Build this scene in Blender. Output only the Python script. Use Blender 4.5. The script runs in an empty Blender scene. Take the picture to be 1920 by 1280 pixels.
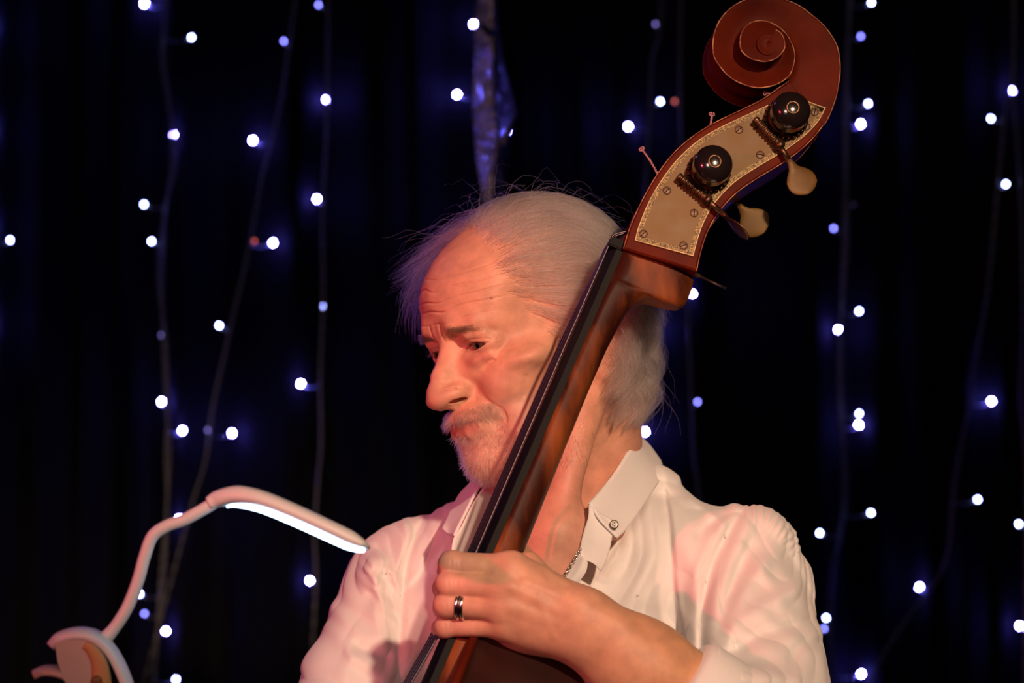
import bpy, bmesh, math, random
import numpy as np
from mathutils import Vector, Matrix
random.seed(7); RNG = np.random.RandomState(7)
scene = bpy.context.scene
COL = scene.collection
# ------------------------------------------------------------------ camera, world, lights, exposure
CAMD, ZC, PXM = 3.5, 1.60, 2200.0          # camera distance, camera height, pixels per metre at y = 0
def W(px, py, y=0.0):
    """a point of the picture at depth y -> world metres"""
    s = (CAMD + y) / CAMD / PXM
    return Vector(((px - 960) * s, y, ZC - (py - 640) * s))
def V3(v): return np.array((v[0], v[1], v[2]), dtype=np.float64)
cam_d = bpy.data.cameras.new('camera'); cam = bpy.data.objects.new('camera', cam_d); COL.objects.link(cam)
cam.location = (0, -CAMD, ZC); cam.rotation_euler = (math.radians(90), 0, 0)
cam_d.sensor_width = 36.0; cam_d.lens = 36.0 * CAMD * PXM / 1920.0
cam_d.clip_start = 0.1; cam_d.clip_end = 60
cam_d.dof.use_dof = True; cam_d.dof.focus_distance = CAMD - 0.10; cam_d.dof.aperture_fstop = 5.6
scene.camera = cam
scene.view_settings.view_transform = 'Standard'; scene.view_settings.look = 'None'
scene.view_settings.gamma = 1.0; scene.view_settings.use_curve_mapping = False
scene.view_settings.exposure = 0.0
wd = bpy.data.worlds.new('club_dark'); scene.world = wd; wd.use_nodes = True
wd.node_tree.nodes['Background'].inputs[0].default_value = (0.35, 0.40, 0.9, 1)
wd.node_tree.nodes['Background'].inputs[1].default_value = 0.003
def spot(name, loc, target, power, color, size, angle=40, blend=0.5):
    l = bpy.data.lights.new(name, 'SPOT'); o = bpy.data.objects.new(name, l); COL.objects.link(o)
    o.location = loc; l.energy = power; l.color = color; l.shadow_soft_size = size
    l.spot_size = math.radians(angle); l.spot_blend = blend
    o.rotation_euler = (Vector(target) - Vector(loc)).to_track_quat('-Z', 'Y').to_euler()
    return o
TGT = W(1080, 900, -.05)
spot('key_spot', (1.25, -4.2, 3.3), TGT, 850, (1.0, 0.65, 0.44), 0.09, 14, 1.0)
spot('front_wash', (-0.9, -4.6, 2.7), W(960, 640, 0), 115, (1.0, 0.72, 0.60), 0.35, 22, 0.6)
spot('red_spot', (-2.9, -3.4, 2.3), W(1000, 760, -.05), 400, (1.0, 0.05, 0.11), 0.05, 11, 1.0)
spot('violet_back_spot', (-2.2, 1.0, 3.3), TGT, 16, (0.5, 0.25, 1.0), 0.10, 40)
# ------------------------------------------------------------------ object helpers
def mesh_obj(name, verts, faces, mat=None, parent=None, smooth=True, attr=None, kind=None, label=None):
    me = bpy.data.meshes.new(name)
    verts = np.asarray(verts, dtype=np.float32)
    if isinstance(faces, np.ndarray):
        n = faces.shape[1]
        me.vertices.add(len(verts)); me.vertices.foreach_set('co', verts.ravel())
        me.loops.add(faces.size); me.loops.foreach_set('vertex_index', faces.astype(np.int32).ravel())
        me.polygons.add(len(faces)); me.polygons.foreach_set('loop_start', np.arange(0, faces.size, n, dtype=np.int32))
        me.update(calc_edges=True); me.validate()
    else:
        me.from_pydata([tuple(map(float, v)) for v in verts], [], [tuple(map(int, f)) for f in faces]); me.update()
    if smooth: me.polygons.foreach_set('use_smooth', np.ones(len(me.polygons), dtype=bool))
    if attr is not None:
        for k, a in attr.items():
            at = me.color_attributes.new(k, 'FLOAT_COLOR', 'POINT')
            at.data.foreach_set('color', np.asarray(a, dtype=np.float32).ravel())
    return finish(name, me, mat, parent, kind, label)
def finish(name, me, mat=None, parent=None, kind=None, label=None):
    if mat: me.materials.append(mat)
    o = bpy.data.objects.new(name, me); COL.objects.link(o)
    if parent: o.parent = parent
    if kind: o['kind'] = kind
    if label: o['label'] = label
    return o
def thing(name, label, cat, group=None):
    o = bpy.data.objects.new(name, None); COL.objects.link(o); o.empty_display_size = 0.05
    o['label'] = label; o['category'] = cat
    if group: o['group'] = group
    return o
def base_at(t, loc):
    """put the empty of a finished thing at its base without moving its parts"""
    t.location = loc
    for ch in t.children: ch.matrix_parent_inverse = Matrix.Translation(-Vector(loc))
def bm_obj(name, bm, mat, parent=None, smooth=True, kind=None, label=None):
    me = bpy.data.meshes.new(name); bmesh.ops.recalc_face_normals(bm, faces=bm.faces); bm.to_mesh(me); bm.free()
    if smooth: me.polygons.foreach_set('use_smooth', np.ones(len(me.polygons), dtype=bool))
    return finish(name, me, mat, parent, kind, label)
# tube along points with radii
def catmull(pts, n):
    pts = np.asarray(pts, float)
    if len(pts) < 3:
        t = np.linspace(0, 1, n)[:, None]; return pts[0] * (1 - t) + pts[-1] * t
    P = np.vstack([2 * pts[0] - pts[1], pts, 2 * pts[-1] - pts[-2]])
    u = np.linspace(0, len(pts) - 1 - 1e-9, n); i = u.astype(int); t = (u - i)[:, None]
    p0, p1, p2, p3 = P[i], P[i + 1], P[i + 2], P[i + 3]
    return .5 * ((2 * p1) + (-p0 + p2) * t + (2 * p0 - 5 * p1 + 4 * p2 - p3) * t ** 2 + (-p0 + 3 * p1 - 3 * p2 + p3) * t ** 3)
def tube(bm, pts, rad, seg=10, flat=None, cap=True, up=(0, 0, 1)):
    pts = np.asarray(pts, float); n = len(pts)
    rad = np.full(n, rad) if np.isscalar(rad) else np.asarray(rad, float)
    T = np.gradient(pts, axis=0); T /= np.linalg.norm(T, axis=1)[:, None] + 1e-12
    u = np.cross(T[0], up)
    if np.linalg.norm(u) < 1e-3: u = np.cross(T[0], (1, 0, 0))
    u /= np.linalg.norm(u); rings = []
    for k in range(n):
        u = u - T[k] * np.dot(u, T[k]); u /= np.linalg.norm(u); v = np.cross(T[k], u)
        fl = 1.0 if flat is None else (flat if np.isscalar(flat) else flat[k])
        rings.append([bm.verts.new(pts[k] + rad[k] * (u * math.cos(a) + v * math.sin(a) * fl)) for a in np.linspace(0, 2 * math.pi, seg, endpoint=False)])
    for k in range(n - 1):
        for j in range(seg):
            bm.faces.new((rings[k][j], rings[k][(j + 1) % seg], rings[k + 1][(j + 1) % seg], rings[k + 1][j]))
    if cap:
        bm.faces.new(rings[0][::-1]); bm.faces.new(rings[-1])
def lathe(bm, origin, axis, prof, seg=24):
    """prof: list of (distance along axis, radius)"""
    axis = Vector(axis).normalized(); u = axis.orthogonal().normalized(); v = axis.cross(u); rings = []
    for h, r in prof:
        rings.append([bm.verts.new(Vector(origin) + axis * h + (u * math.cos(a) + v * math.sin(a)) * max(r, 1e-5)) for a in np.linspace(0, 2 * math.pi, seg, endpoint=False)])
    for k in range(len(rings) - 1):
        for j in range(seg): bm.faces.new((rings[k][j], rings[k][(j + 1) % seg], rings[k + 1][(j + 1) % seg], rings[k + 1][j]))
    bm.faces.new(rings[0][::-1]); bm.faces.new(rings[-1])
def box(bm, c, ax, ay, az, sx, sy, sz):
    c, ax, ay, az = map(Vector, (c, ax, ay, az)); vs = []
    for i in (-1, 1):
        for j in (-1, 1):
            for k in (-1, 1): vs.append(bm.verts.new(c + ax * i * sx / 2 + ay * j * sy / 2 + az * k * sz / 2))
    for f in ((0, 1, 3, 2), (4, 6, 7, 5), (0, 4, 5, 1), (2, 3, 7, 6), (0, 2, 6, 4), (1, 5, 7, 3)): bm.faces.new([vs[i] for i in f])
def sheet(name, rows, mat, parent, thick=0.0012, n=24, label=None):
    """loft through rows of points (each row smoothed to n points), solidified"""
    R = np.array([catmull(r, n) for r in rows]); m = max(2, (len(rows) - 1) * 8 + 1)
    G = np.array([catmull(R[:, j], m) for j in range(n)])          # n x m
    V = G.reshape(-1, 3); F = []
    for i in range(n - 1):
        for j in range(m - 1): a = i * m + j; F.append((a, a + 1, a + m + 1, a + m))
    o = mesh_obj(name, V, np.array(F), mat, parent, label=label)
    sd = o.modifiers.new('thickness', 'SOLIDIFY'); sd.thickness = thick; sd.offset = 0
    return o
# ------------------------------------------------------------------ materials
def mat(name, base=(.5, .5, .5), rough=.5, metal=0, spec=.5, sss=0, sss_r=(1, .3, .15), sss_s=.01, coat=0, sheen=0, trans=0, emis=None, estr=0, alpha=1):
    m = bpy.data.materials.new(name); m.use_nodes = True; nt = m.node_tree; p = nt.nodes['Principled BSDF']; I = p.inputs
    I['Base Color'].default_value = (*base, 1); I['Roughness'].default_value = rough; I['Metallic'].default_value = metal
    I['Specular IOR Level'].default_value = spec; I['Subsurface Weight'].default_value = sss
    I['Subsurface Radius'].default_value = sss_r; I['Subsurface Scale'].default_value = sss_s
    I['Coat Weight'].default_value = coat; I['Coat Roughness'].default_value = .12; I['Sheen Weight'].default_value = sheen
    I['Transmission Weight'].default_value = trans
    if emis: I['Emission Color'].default_value = (*emis, 1); I['Emission Strength'].default_value = estr
    return m
def noise_color(m, c0, c1, scale=20, detail=4, lo=.35, hi=.65, stretch=(1, 1, 1), bump=0, bdist=.001, bscale=None, rot=(0, 0, 0), rough=None):
    nt = m.node_tree; N = nt.nodes; L = nt.links; p = N['Principled BSDF']
    tc = N.new('ShaderNodeTexCoord'); mp = N.new('ShaderNodeMapping'); mp.inputs['Scale'].default_value = stretch; mp.inputs['Rotation'].default_value = rot
    L.new(tc.outputs['Object'], mp.inputs[0])
    no = N.new('ShaderNodeTexNoise'); no.inputs['Scale'].default_value = scale; no.inputs['Detail'].default_value = detail
    L.new(mp.outputs[0], no.inputs['Vector'])
    cr = N.new('ShaderNodeValToRGB'); cr.color_ramp.elements[0].position = lo; cr.color_ramp.elements[1].position = hi
    cr.color_ramp.elements[0].color = (*c0, 1); cr.color_ramp.elements[1].color = (*c1, 1)
    L.new(no.outputs['Fac'], cr.inputs[0]); L.new(cr.outputs[0], p.inputs['Base Color'])
    if bump:
        b = N.new('ShaderNodeBump'); b.inputs['Strength'].default_value = bump; b.inputs['Distance'].default_value = bdist
        n2 = N.new('ShaderNodeTexNoise'); n2.inputs['Scale'].default_value = bscale or scale * 4; n2.inputs['Detail'].default_value = 5
        L.new(mp.outputs[0], n2.inputs['Vector']); L.new(n2.outputs['Fac'], b.inputs['Height']); L.new(b.outputs[0], p.inputs['Normal'])
    if rough:
        mr = N.new('ShaderNodeMapRange'); mr.inputs[3].default_value = rough[0]; mr.inputs[4].default_value = rough[1]
        L.new(no.outputs['Fac'], mr.inputs[0]); L.new(mr.outputs[0], p.inputs['Roughness'])
    return cr
def attr_color(m, name, bump=0, bscale=900, bdist=.0004):
    nt = m.node_tree; N = nt.nodes; L = nt.links; p = N['Principled BSDF']
    a = N.new('ShaderNodeAttribute'); a.attribute_name = name
    tc = N.new('ShaderNodeTexCoord'); no = N.new('ShaderNodeTexNoise'); no.inputs['Scale'].default_value = 60; no.inputs['Detail'].default_value = 6
    L.new(tc.outputs['Object'], no.inputs['Vector'])
    mr = N.new('ShaderNodeMapRange'); mr.inputs[1].default_value = .3; mr.inputs[2].default_value = .7; mr.inputs[3].default_value = .82; mr.inputs[4].default_value = 1.12
    L.new(no.outputs['Fac'], mr.inputs[0])
    mx = N.new('ShaderNodeVectorMath'); mx.operation = 'SCALE'
    L.new(a.outputs['Color'], mx.inputs[0]); L.new(mr.outputs[0], mx.inputs['Scale']); L.new(mx.outputs[0], p.inputs['Base Color'])
    if bump:
        b = N.new('ShaderNodeBump'); b.inputs['Strength'].default_value = bump; b.inputs['Distance'].default_value = bdist
        n2 = N.new('ShaderNodeTexNoise'); n2.inputs['Scale'].default_value = bscale; n2.inputs['Detail'].default_value = 4
        vo = N.new('ShaderNodeTexVoronoi'); vo.inputs['Scale'].default_value = bscale * .8
        ad = N.new('ShaderNodeMath'); ad.operation = 'ADD'
        L.new(tc.outputs['Object'], n2.inputs['Vector']); L.new(tc.outputs['Object'], vo.inputs['Vector'])
        L.new(n2.outputs['Fac'], ad.inputs[0]); L.new(vo.outputs['Distance'], ad.inputs[1])
        L.new(ad.outputs[0], b.inputs['Height']); L.new(b.outputs[0], p.inputs['Normal'])
# ------------------------------------------------------------------ implicit surface tools
def ell(P, c, r):
    q = (P - np.asarray(c, np.float32)) / np.asarray(r, np.float32); k0 = np.sqrt((q * q).sum(1)) + 1e-9
    q = q / np.asarray(r, np.float32); k1 = np.sqrt((q * q).sum(1)) + 1e-9
    return k0 * (k0 - 1) / k1
def seg(P, a, b):
    a = np.asarray(a, np.float32); b = np.asarray(b, np.float32); ba = b - a
    h = np.clip(((P - a) @ ba) / max(float(ba @ ba), 1e-12), 0, 1)
    return np.sqrt((((P - a) - h[:, None] * ba) ** 2).sum(1)), h
def cap(P, a, b, ra, rb=None):
    d, h = seg(P, a, b); return d - (ra + ((rb if rb is not None else ra) - ra) * h)
def chain(P, pts, rads, k=0):
    d = None
    for i in range(len(pts) - 1):
        e = cap(P, pts[i], pts[i + 1], rads[i], rads[i + 1]); d = e if d is None else (smin(d, e, k) if k else np.minimum(d, e))
    return d
def smin(a, b, k):
    h = np.maximum(k - np.abs(a - b), 0) / k; return np.minimum(a, b) - h * h * k * .25
def smax(a, b, k): return -smin(-a, -b, k)
def sstep(a, b, x):
    t = np.clip((x - a) / (b - a), 0, 1); return t * t * (3 - 2 * t)
def polyline_dist(X, Y, pts):
    """signed distance in 2-D to a polyline, and position 0..1 along it"""
    best = np.full(X.shape, 1e9, np.float32); sg = np.ones_like(best); tt = np.zeros_like(best); pts = np.asarray(pts, float)
    L = np.r_[0, np.cumsum(np.linalg.norm(np.diff(pts, axis=0), axis=1))]
    for i in range(len(pts) - 1):
        ax, ay = pts[i]; bx, by = pts[i + 1] - pts[i]; q = bx * bx + by * by
        h = np.clip(((X - ax) * bx + (Y - ay) * by) / q, 0, 1); dx = X - ax - h * bx; dy = Y - ay - h * by
        d = np.hypot(dx, dy); m = d < best
        best = np.where(m, d, best); sg = np.where(m, np.sign(bx * dy - by * dx), sg); tt = np.where(m, (L[i] + h * (L[i + 1] - L[i])) / L[-1], tt)
    return best * sg, tt
def poly_sdf(X, Y, pts):
    pts = np.asarray(pts, float); n = len(pts); best = np.full(X.shape, 1e9); ins = np.zeros(X.shape, bool)
    for i in range(n):
        ax, ay = pts[i]; b = pts[(i + 1) % n]; bx, by = b - pts[i]; q = bx * bx + by * by + 1e-12
        h = np.clip(((X - ax) * bx + (Y - ay) * by) / q, 0, 1)
        best = np.minimum(best, np.hypot(X - ax - h * bx, Y - ay - h * by))
        c = ((ay > Y) != (b[1] > Y)) & (X < (b[0] - ax) * (Y - ay) / ((b[1] - ay) or 1e-12) + ax); ins ^= c
    return np.where(ins, -best, best)
def surface_nets(f, lo, hi, h, coarse=4):
    lo = np.asarray(lo, float); n = (np.ceil((np.asarray(hi) - lo) / (h * coarse)).astype(int)) + 1
    ax = [lo[i] + np.arange(n[i]) * h * coarse for i in range(3)]
    G = np.stack(np.meshgrid(*ax, indexing='ij'), -1).reshape(-1, 3).astype(np.float32)
    C = f(G).reshape(n)
    N = (n - 1) * coarse + 1
    near = np.abs(C) < h * coarse * 2.0
    c8 = np.zeros(n - 1, bool)
    for i in (0, 1):
        for j in (0, 1):
            for k in (0, 1):
                c8 |= near[i:n[0] - 1 + i, j:n[1] - 1 + j, k:n[2] - 1 + k]
    V = np.full(N, 1.0, np.float32)
    Cs = np.where(C[:-1, :-1, :-1] < 0, -1.0, 1.0)
    V[:-1, :-1, :-1] = np.repeat(np.repeat(np.repeat(Cs, coarse, 0), coarse, 1), coarse, 2)
    M = np.zeros(N, bool); M[:-1, :-1, :-1] = np.repeat(np.repeat(np.repeat(c8, coarse, 0), coarse, 1), coarse, 2)
    for a in range(3): M |= np.roll(M, 1, a)
    I = np.argwhere(M); out = np.empty(len(I), np.float32)
    for s in range(0, len(I), 400000):
        out[s:s + 400000] = f((lo + I[s:s + 400000] * h).astype(np.float32))
    V[I[:, 0], I[:, 1], I[:, 2]] = out
    S = V < 0
    cnt = np.zeros(N - 1, np.int8)
    for i in (0, 1):
        for j in (0, 1):
            for k in (0, 1): cnt += S[i:N[0] - 1 + i, j:N[1] - 1 + j, k:N[2] - 1 + k]
    act = (cnt > 0) & (cnt < 8); A = np.argwhere(act); idx = np.full(N - 1, -1, np.int32); idx[A[:, 0], A[:, 1], A[:, 2]] = np.arange(len(A))
    acc = np.zeros((len(A), 3)); w = np.zeros(len(A))
    cor = [(i, j, k) for i in (0, 1) for j in (0, 1) for k in (0, 1)]
    for a in range(8):
        for b in range(a + 1, 8):
            ca, cb = np.array(cor[a]), np.array(cor[b])
            if np.abs(ca - cb).sum() != 1: continue
            va = V[tuple((A + ca).T)]; vb = V[tuple((A + cb).T)]; m = (va < 0) != (vb < 0)
            t = np.where(m, va / np.where(m, va - vb, 1), 0)
            acc += np.where(m[:, None], ca + (cb - ca) * t[:, None], 0); w += m
    P = lo + (A + acc / w[:, None]) * h
    F = []
    for a in range(3):
        u, v = (a + 1) % 3, (a + 2) % 3; e = [0, 0, 0]; e[a] = 1
        s0 = S[tuple(slice(0, N[i] - e[i]) for i in range(3))]; s1 = S[tuple(slice(e[i], N[i]) for i in range(3))]
        E = np.argwhere(s0 != s1); ok = (E[:, u] > 0) & (E[:, v] > 0) & (E[:, u] < N[u] - 1) & (E[:, v] < N[v] - 1); E = E[ok]
        inside = s0[tuple(E.T)]; q = []
        for du, dv in ((0, 0), (1, 0), (1, 1), (0, 1)):
            C2 = E.copy(); C2[:, u] -= du; C2[:, v] -= dv; q.append(idx[tuple(C2.T)])
        q = np.stack(q, 1); q = np.where(inside[:, None], q, q[:, ::-1]); F.append(q[(q >= 0).all(1)])
    F = np.vstack(F)
    T = np.vstack([F[:, [0, 1, 2]], F[:, [0, 2, 3]]])
    return P, T
def grad(f, P, e):
    k = np.array([(1, -1, -1), (-1, -1, 1), (-1, 1, -1), (1, 1, 1)], np.float32); g = 0; d = 0
    for kk in k:
        v = f((P + kk * e).astype(np.float32)); g = g + v[:, None] * kk; d = d + v
    return d / 4, g / (4 * e)
def project(f, P, steps=2, e=.0004, cl=.002):
    P = P.copy()
    for _ in range(steps):
        for s in range(0, len(P), 300000):
            d, g = grad(f, P[s:s + 300000], e); n2 = (g * g).sum(1) + 1e-9
            st = -g * (d / np.maximum(n2, .25))[:, None]; ln = np.linalg.norm(st, axis=1)[:, None] + 1e-12
            P[s:s + 300000] += st * np.minimum(1, cl / ln)
    return P
def refine(P, T, mark):
    """split marked triangles 1 -> 4, neighbours to fit"""
    E = np.sort(np.vstack([T[:, [0, 1]], T[:, [1, 2]], T[:, [2, 0]]]), 1)
    key = E[:, 0].astype(np.int64) * (len(P) + 1) + E[:, 1]; uq, inv = np.unique(key, return_inverse=True); inv = inv.reshape(3, -1).T
    me = np.zeros(len(uq), bool); me[inv[mark].ravel()] = True
    nid = np.full(len(uq), -1); nid[me] = len(P) + np.arange(me.sum())
    ea, eb = uq // (len(P) + 1), uq % (len(P) + 1); P2 = np.vstack([P, (P[ea[me]] + P[eb[me]]) / 2])
    M = nid[inv]; c = (M >= 0).sum(1); out = [T[c == 0]]
    t, m = T[c == 3], M[c == 3]
    out += [np.stack(x, 1) for x in ((t[:, 0], m[:, 0], m[:, 2]), (m[:, 0], t[:, 1], m[:, 1]), (m[:, 2], m[:, 1], t[:, 2]), (m[:, 0], m[:, 1], m[:, 2]))]
    for r in range(3):
        R = [(r + i) % 3 for i in range(3)]
        s = (c == 1) & (M[:, r] >= 0); t, m = T[s][:, R], M[s][:, R]
        out += [np.stack(x, 1) for x in ((t[:, 0], m[:, 0], t[:, 2]), (m[:, 0], t[:, 1], t[:, 2]))]
        s = (c == 2) & (M[:, r] < 0); t, m = T[s][:, R], M[s][:, R]      # edge 01 unsplit, 12 and 20 split
        out += [np.stack(x, 1) for x in ((t[:, 0], t[:, 1], m[:, 1]), (t[:, 0], m[:, 1], m[:, 2]), (m[:, 2], m[:, 1], t[:, 2]))]
    return P2, np.vstack(out)
def bcull(P, c, r, fn, far=None):
    """evaluate fn only inside a ball; outside return the distance to the ball (+margin)"""
    c = np.asarray(c, np.float32); dist = np.sqrt(((P - c) ** 2).sum(1)); m = dist < r
    out = (dist - r + .03).astype(np.float32)
    if m.any(): out[m] = fn(P[m])
    return out
# ================================================================== THE MUSICIAN
# head frame: l = his left, f = where the face points, u = crown
YAW, PIT, ROL = map(math.radians, (56, 14, 8))
_f = np.array((-math.sin(YAW), -math.cos(YAW), 0)); _l = np.array((math.cos(YAW), -math.sin(YAW), 0)); _u = np.array((0, 0, 1.0))
_f, _u = _f * math.cos(PIT) - _u * math.sin(PIT), _u * math.cos(PIT) + _f * math.sin(PIT)
_u, _l = _u * math.cos(ROL) - _l * math.sin(ROL), _l * math.cos(ROL) + _u * math.sin(ROL)
HR = np.stack([_l, _f, _u], 1)             # local -> world
HS = 1.0                                    # head scale
_e = HR @ np.array((33, 86, -1)) / 1000 * HS
_ey = 0.0 + _e[1]; _ew = V3(W(892, 649, _ey)); HO = _ew - _e
def h2w(p): return HO + (np.asarray(p, float) * HS / 1000) @ HR.T
def w2h(P): return ((P - HO.astype(np.float32)) @ HR.astype(np.float32)) * np.float32(1000 / HS)
EYE = (31.5, 72.3, -1.0); ER = 13.4
def groove(P, pts, r, d, k, amp=None):
    """smooth crease of depth ~r along pts"""
    g = chain(P, pts, [r] * len(pts)); return smax(d, -g, k)
def warpU(U):
    a = -60.0
    return np.where(U > 0, U, np.where(U > a, U * 1.2, -72 + (U - a) * .79)).astype(np.float32)
def head_mm(Q):
    P = Q.copy(); lat = P[:, 0].copy(); P[:, 0] = np.abs(P[:, 0])
    P[:, 2] = warpU(P[:, 2]); L, F, U = P[:, 0], P[:, 1], P[:, 2]
    d = ell(P, (0, -4, 32), (74, 86, 73))
    d = smin(d, ell(P, (0, 42, 32), (60, 56, 54)), 14)
    d = smin(d, ell(P, (0, 38, -28), (56, 50, 60)), 18)
    d = smin(d, ell(P, (0, 44, -70), (46, 44, 38)), 16)
    d = smin(d, ell(P, (0, 85, -97), (21, 19, 19)), 16)            # chin
    d = smin(d, cap(P, (50, 14, -62), (20, 74, -100), 15, 13), 16) # jaw
    d = smin(d, ell(P, (50, 51, -25), (20, 24, 12)), 18)           # cheekbone
    d = smin(d, ell(P, (34, 67, -44), (18, 20, 24)), 16)           # cheek
    d = smin(d, ell(P, (37, 62, -84), (14, 18, 17)), 14)           # jowl
    d = smin(d, ell(P, (0, 81, -69), (31, 25, 22)), 12)            # muzzle
    d = smax(d, -ell(P, (82, 46, 22), (20, 28, 26)), 20)           # temple hollow
    d = smin(d, chain(P, [(0, 89, 15), (18, 90, 19.5), (36, 81.5, 18), (45, 71, 15)], [8, 8, 6, 3], 4), 12)  # brow
    # eye sockets
    d = smax(d, -ell(P, (29, 98, -3), (17, 13, 12)), 14)
    d = smax(d, -ell(P, (17, 96, 3), (7, 9, 9)), 9)
    # lids
    e = np.array(EYE)
    lid = ell(P, (e[0], e[1] - .4, e[2]), (16.8, 15.6, 14.6))
    d = smin(d, lid, 4.0)
    d = smin(d, chain(P, [(18, 85, 8.0), (30, 88, 10.6), (41, 81.0, 7.8)], [2.6, 4.2, 3.2], 3), 6.5)  # hooded fold
    # bag below the eye
    d = smin(d, chain(P, [(18, 84.5, -11), (29, 84.5, -15), (40, 78.5, -13)], [4.2, 5.4, 4.0], 3), 5)
    d = groove(P, [(19, 91, -20), (26, 91, -23.5), (35, 86.5, -24), (43, 80.5, -19)], .7, d, 3.0)
    d = smin(d, ell(P, (17, 82.5, -20), (13, 11, 15)), 8)
    # nose
    d = smin(d, ell(P, (0, 84, -30), (15, 24, 33)), 9)
    d = smin(d, ell(P, (0, 80, -2), (12, 13, 16)), 8)
    d = smin(d, chain(P, [(0, 88, 8), (0, 97.5, -8), (0, 106, -21), (0, 112.5, -35), (0, 114.5, -43)], [6.0, 6.8, 8.3, 9.5, 10.5], 5), 8)
    d = smin(d, ell(P, (5.5, 112, -42.5), (8.5, 10, 8)), 5)
    d = smin(d, ell(P, (11.5, 102, -40.5), (8.2, 12.5, 9.0)), 6)
    d = smin(d, ell(P, (0, 108, -52), (4, 8, 4)), 4)
    d = groove(P, [(11, 113, -36.5), (18.5, 104, -36.5), (20.5, 94.5, -43), (19.5, 92.5, -52)], .9, d, 3)
    d = smax(d, -ell(P, (11.0, 104, -47.5), (5.0, 8.5, 5.6)), 2.0)
    # mouth
    ml = [(0, 107.5, -71.8), (9, 106.5, -72.6), (19, 101, -73.2), (31, 89.5, -73.5)]
    d = smin(d, chain(P, [(0, 103.5, -68), (10, 102, -68.5), (20, 96, -71)], [4.2, 4.0, 2.2], 2), 5)
    d = smin(d, chain(P, [(0, 101.5, -78.5), (10, 100.5, -79), (20, 94.5, -77.5)], [5.4, 5.0, 2.8], 2), 5)
    d = groove(P, ml, .55, d, 2.2)
    d = smax(d, -ell(P, (0, 108, -90), (17, 6.5, 5.5)), 8)
    d = smax(d, -ell(P, (33.5, 89, -76), (2.6, 5, 6)), 7)          # corner of the mouth
    d = smax(d, -cap(P, (0, 110.5, -57), (0, 111, -64), 2.2, 2.6), 4)
    # nasolabial fold
    
    # ear
    ear = ell(P, (76, -13, -24), (6, 17, 31)); ear = smin(ear, ell(P, (71, -5, -52), (5, 9, 13)), 5)
    ear = smax(ear, -ell(P, (83, -10, -20), (6, 9, 19)), 4); d = smin(d, ear, 4)
    # eye opening (almond) and ball recess
    xx = (L - e[0] + 1.2); up = 3.9 * (1 - (xx / 14.8) ** 2) - .03 * xx; lo_ = -4.0 * (1 - (xx / 14.8) ** 2)
    u0 = U - e[2] - .04 * xx
    alm = np.maximum(u0 - up, lo_ - u0) ; alm = np.maximum(alm, np.abs(xx) - 14.6)
    alm = np.maximum(alm, 72 - F)
    d = smax(d, -alm, .8)
    d = np.minimum(d, ell(P, e, (ER - .25,) * 3))
    # fine relief: wrinkles
    lw = lat
    fz = sstep(45, 70, F) * sstep(22, 28, U) * (1 - sstep(62, 74, U)) * (1 - sstep(48, 62, L))
    wv = U + 2.0 * np.sin(lw * .075 + .6) + .7 * np.sin(lw * .19 + 1.2 + U * .1) + .8 * np.sin(U * .3) + .0016 * lw * lw
    ph = wv * (2 * math.pi / 9.0)
    d = d + fz * (1.0 * np.maximum(0, np.cos(ph)) ** 6 * (0.75 + .25 * np.sin(lw * .11 + U * .2)) - .25)
    # glabella lines, crow's feet
    def line(pts, a, w):
        nonlocal d
        g = chain(P, pts, [0] * len(pts)); d = d + a * np.exp(-(g / w) ** 2)
    line([(21, 93, -43), (28, 89, -55), (35, 82, -68), (39, 75, -84)], 1.6, 3.2); line([(33, 80, -86), (33, 76, -98)], .8, 3)
    line([(6, 98, 10), (8, 99, 24)], .8, 1.6)
    line([(49, 73, 0), (58, 64, 4), (64, 54, 8)], .7, 1.2); line([(49, 73, -4), (59, 62, -6), (66, 50, -9)], .7, 1.2)
    line([(48, 73, -9), (57, 63, -15), (62, 54, -24)], .7, 1.3); line([(46, 76, -22), (54, 66, -34), (57, 58, -50)], .5, 1.8)
    line([(38, 83, -30), (46, 73, -44), (49, 65, -62)], .45, 2.2)
    line([(40, 82, -19), (48, 75, -22), (55, 67, -28)], .5, 1.3)
    line([(20, 87, 4.9), (30, 90, 6.6), (41, 84, 4.6), (49, 76, .5)], .7, .8)
    line([(22, 91, 12), (32, 90, 14.5), (42, 83, 13)], .3, 1.2)
    for k in range(6): line([(4 + 5 * k, 110 - 1.4 * k, -60), (5 + 5.2 * k, 108 - 1.6 * k, -69)], .25, .9)
    # moles
    near = lat > 0
    for c in ((57, 64, -25), (58, 62, 27), (66, 46, -12)):
        d = np.where(near, smin(d, np.sqrt(((P - np.array(c, np.float32)) ** 2).sum(1)) - .0, .9), d) if False else d
    q = .35 * np.sin(P[:, 0] * .33 + 1.1) * np.sin(F * .29) * np.sin(U * .31 + .7) 
    return d + q * .6
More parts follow.
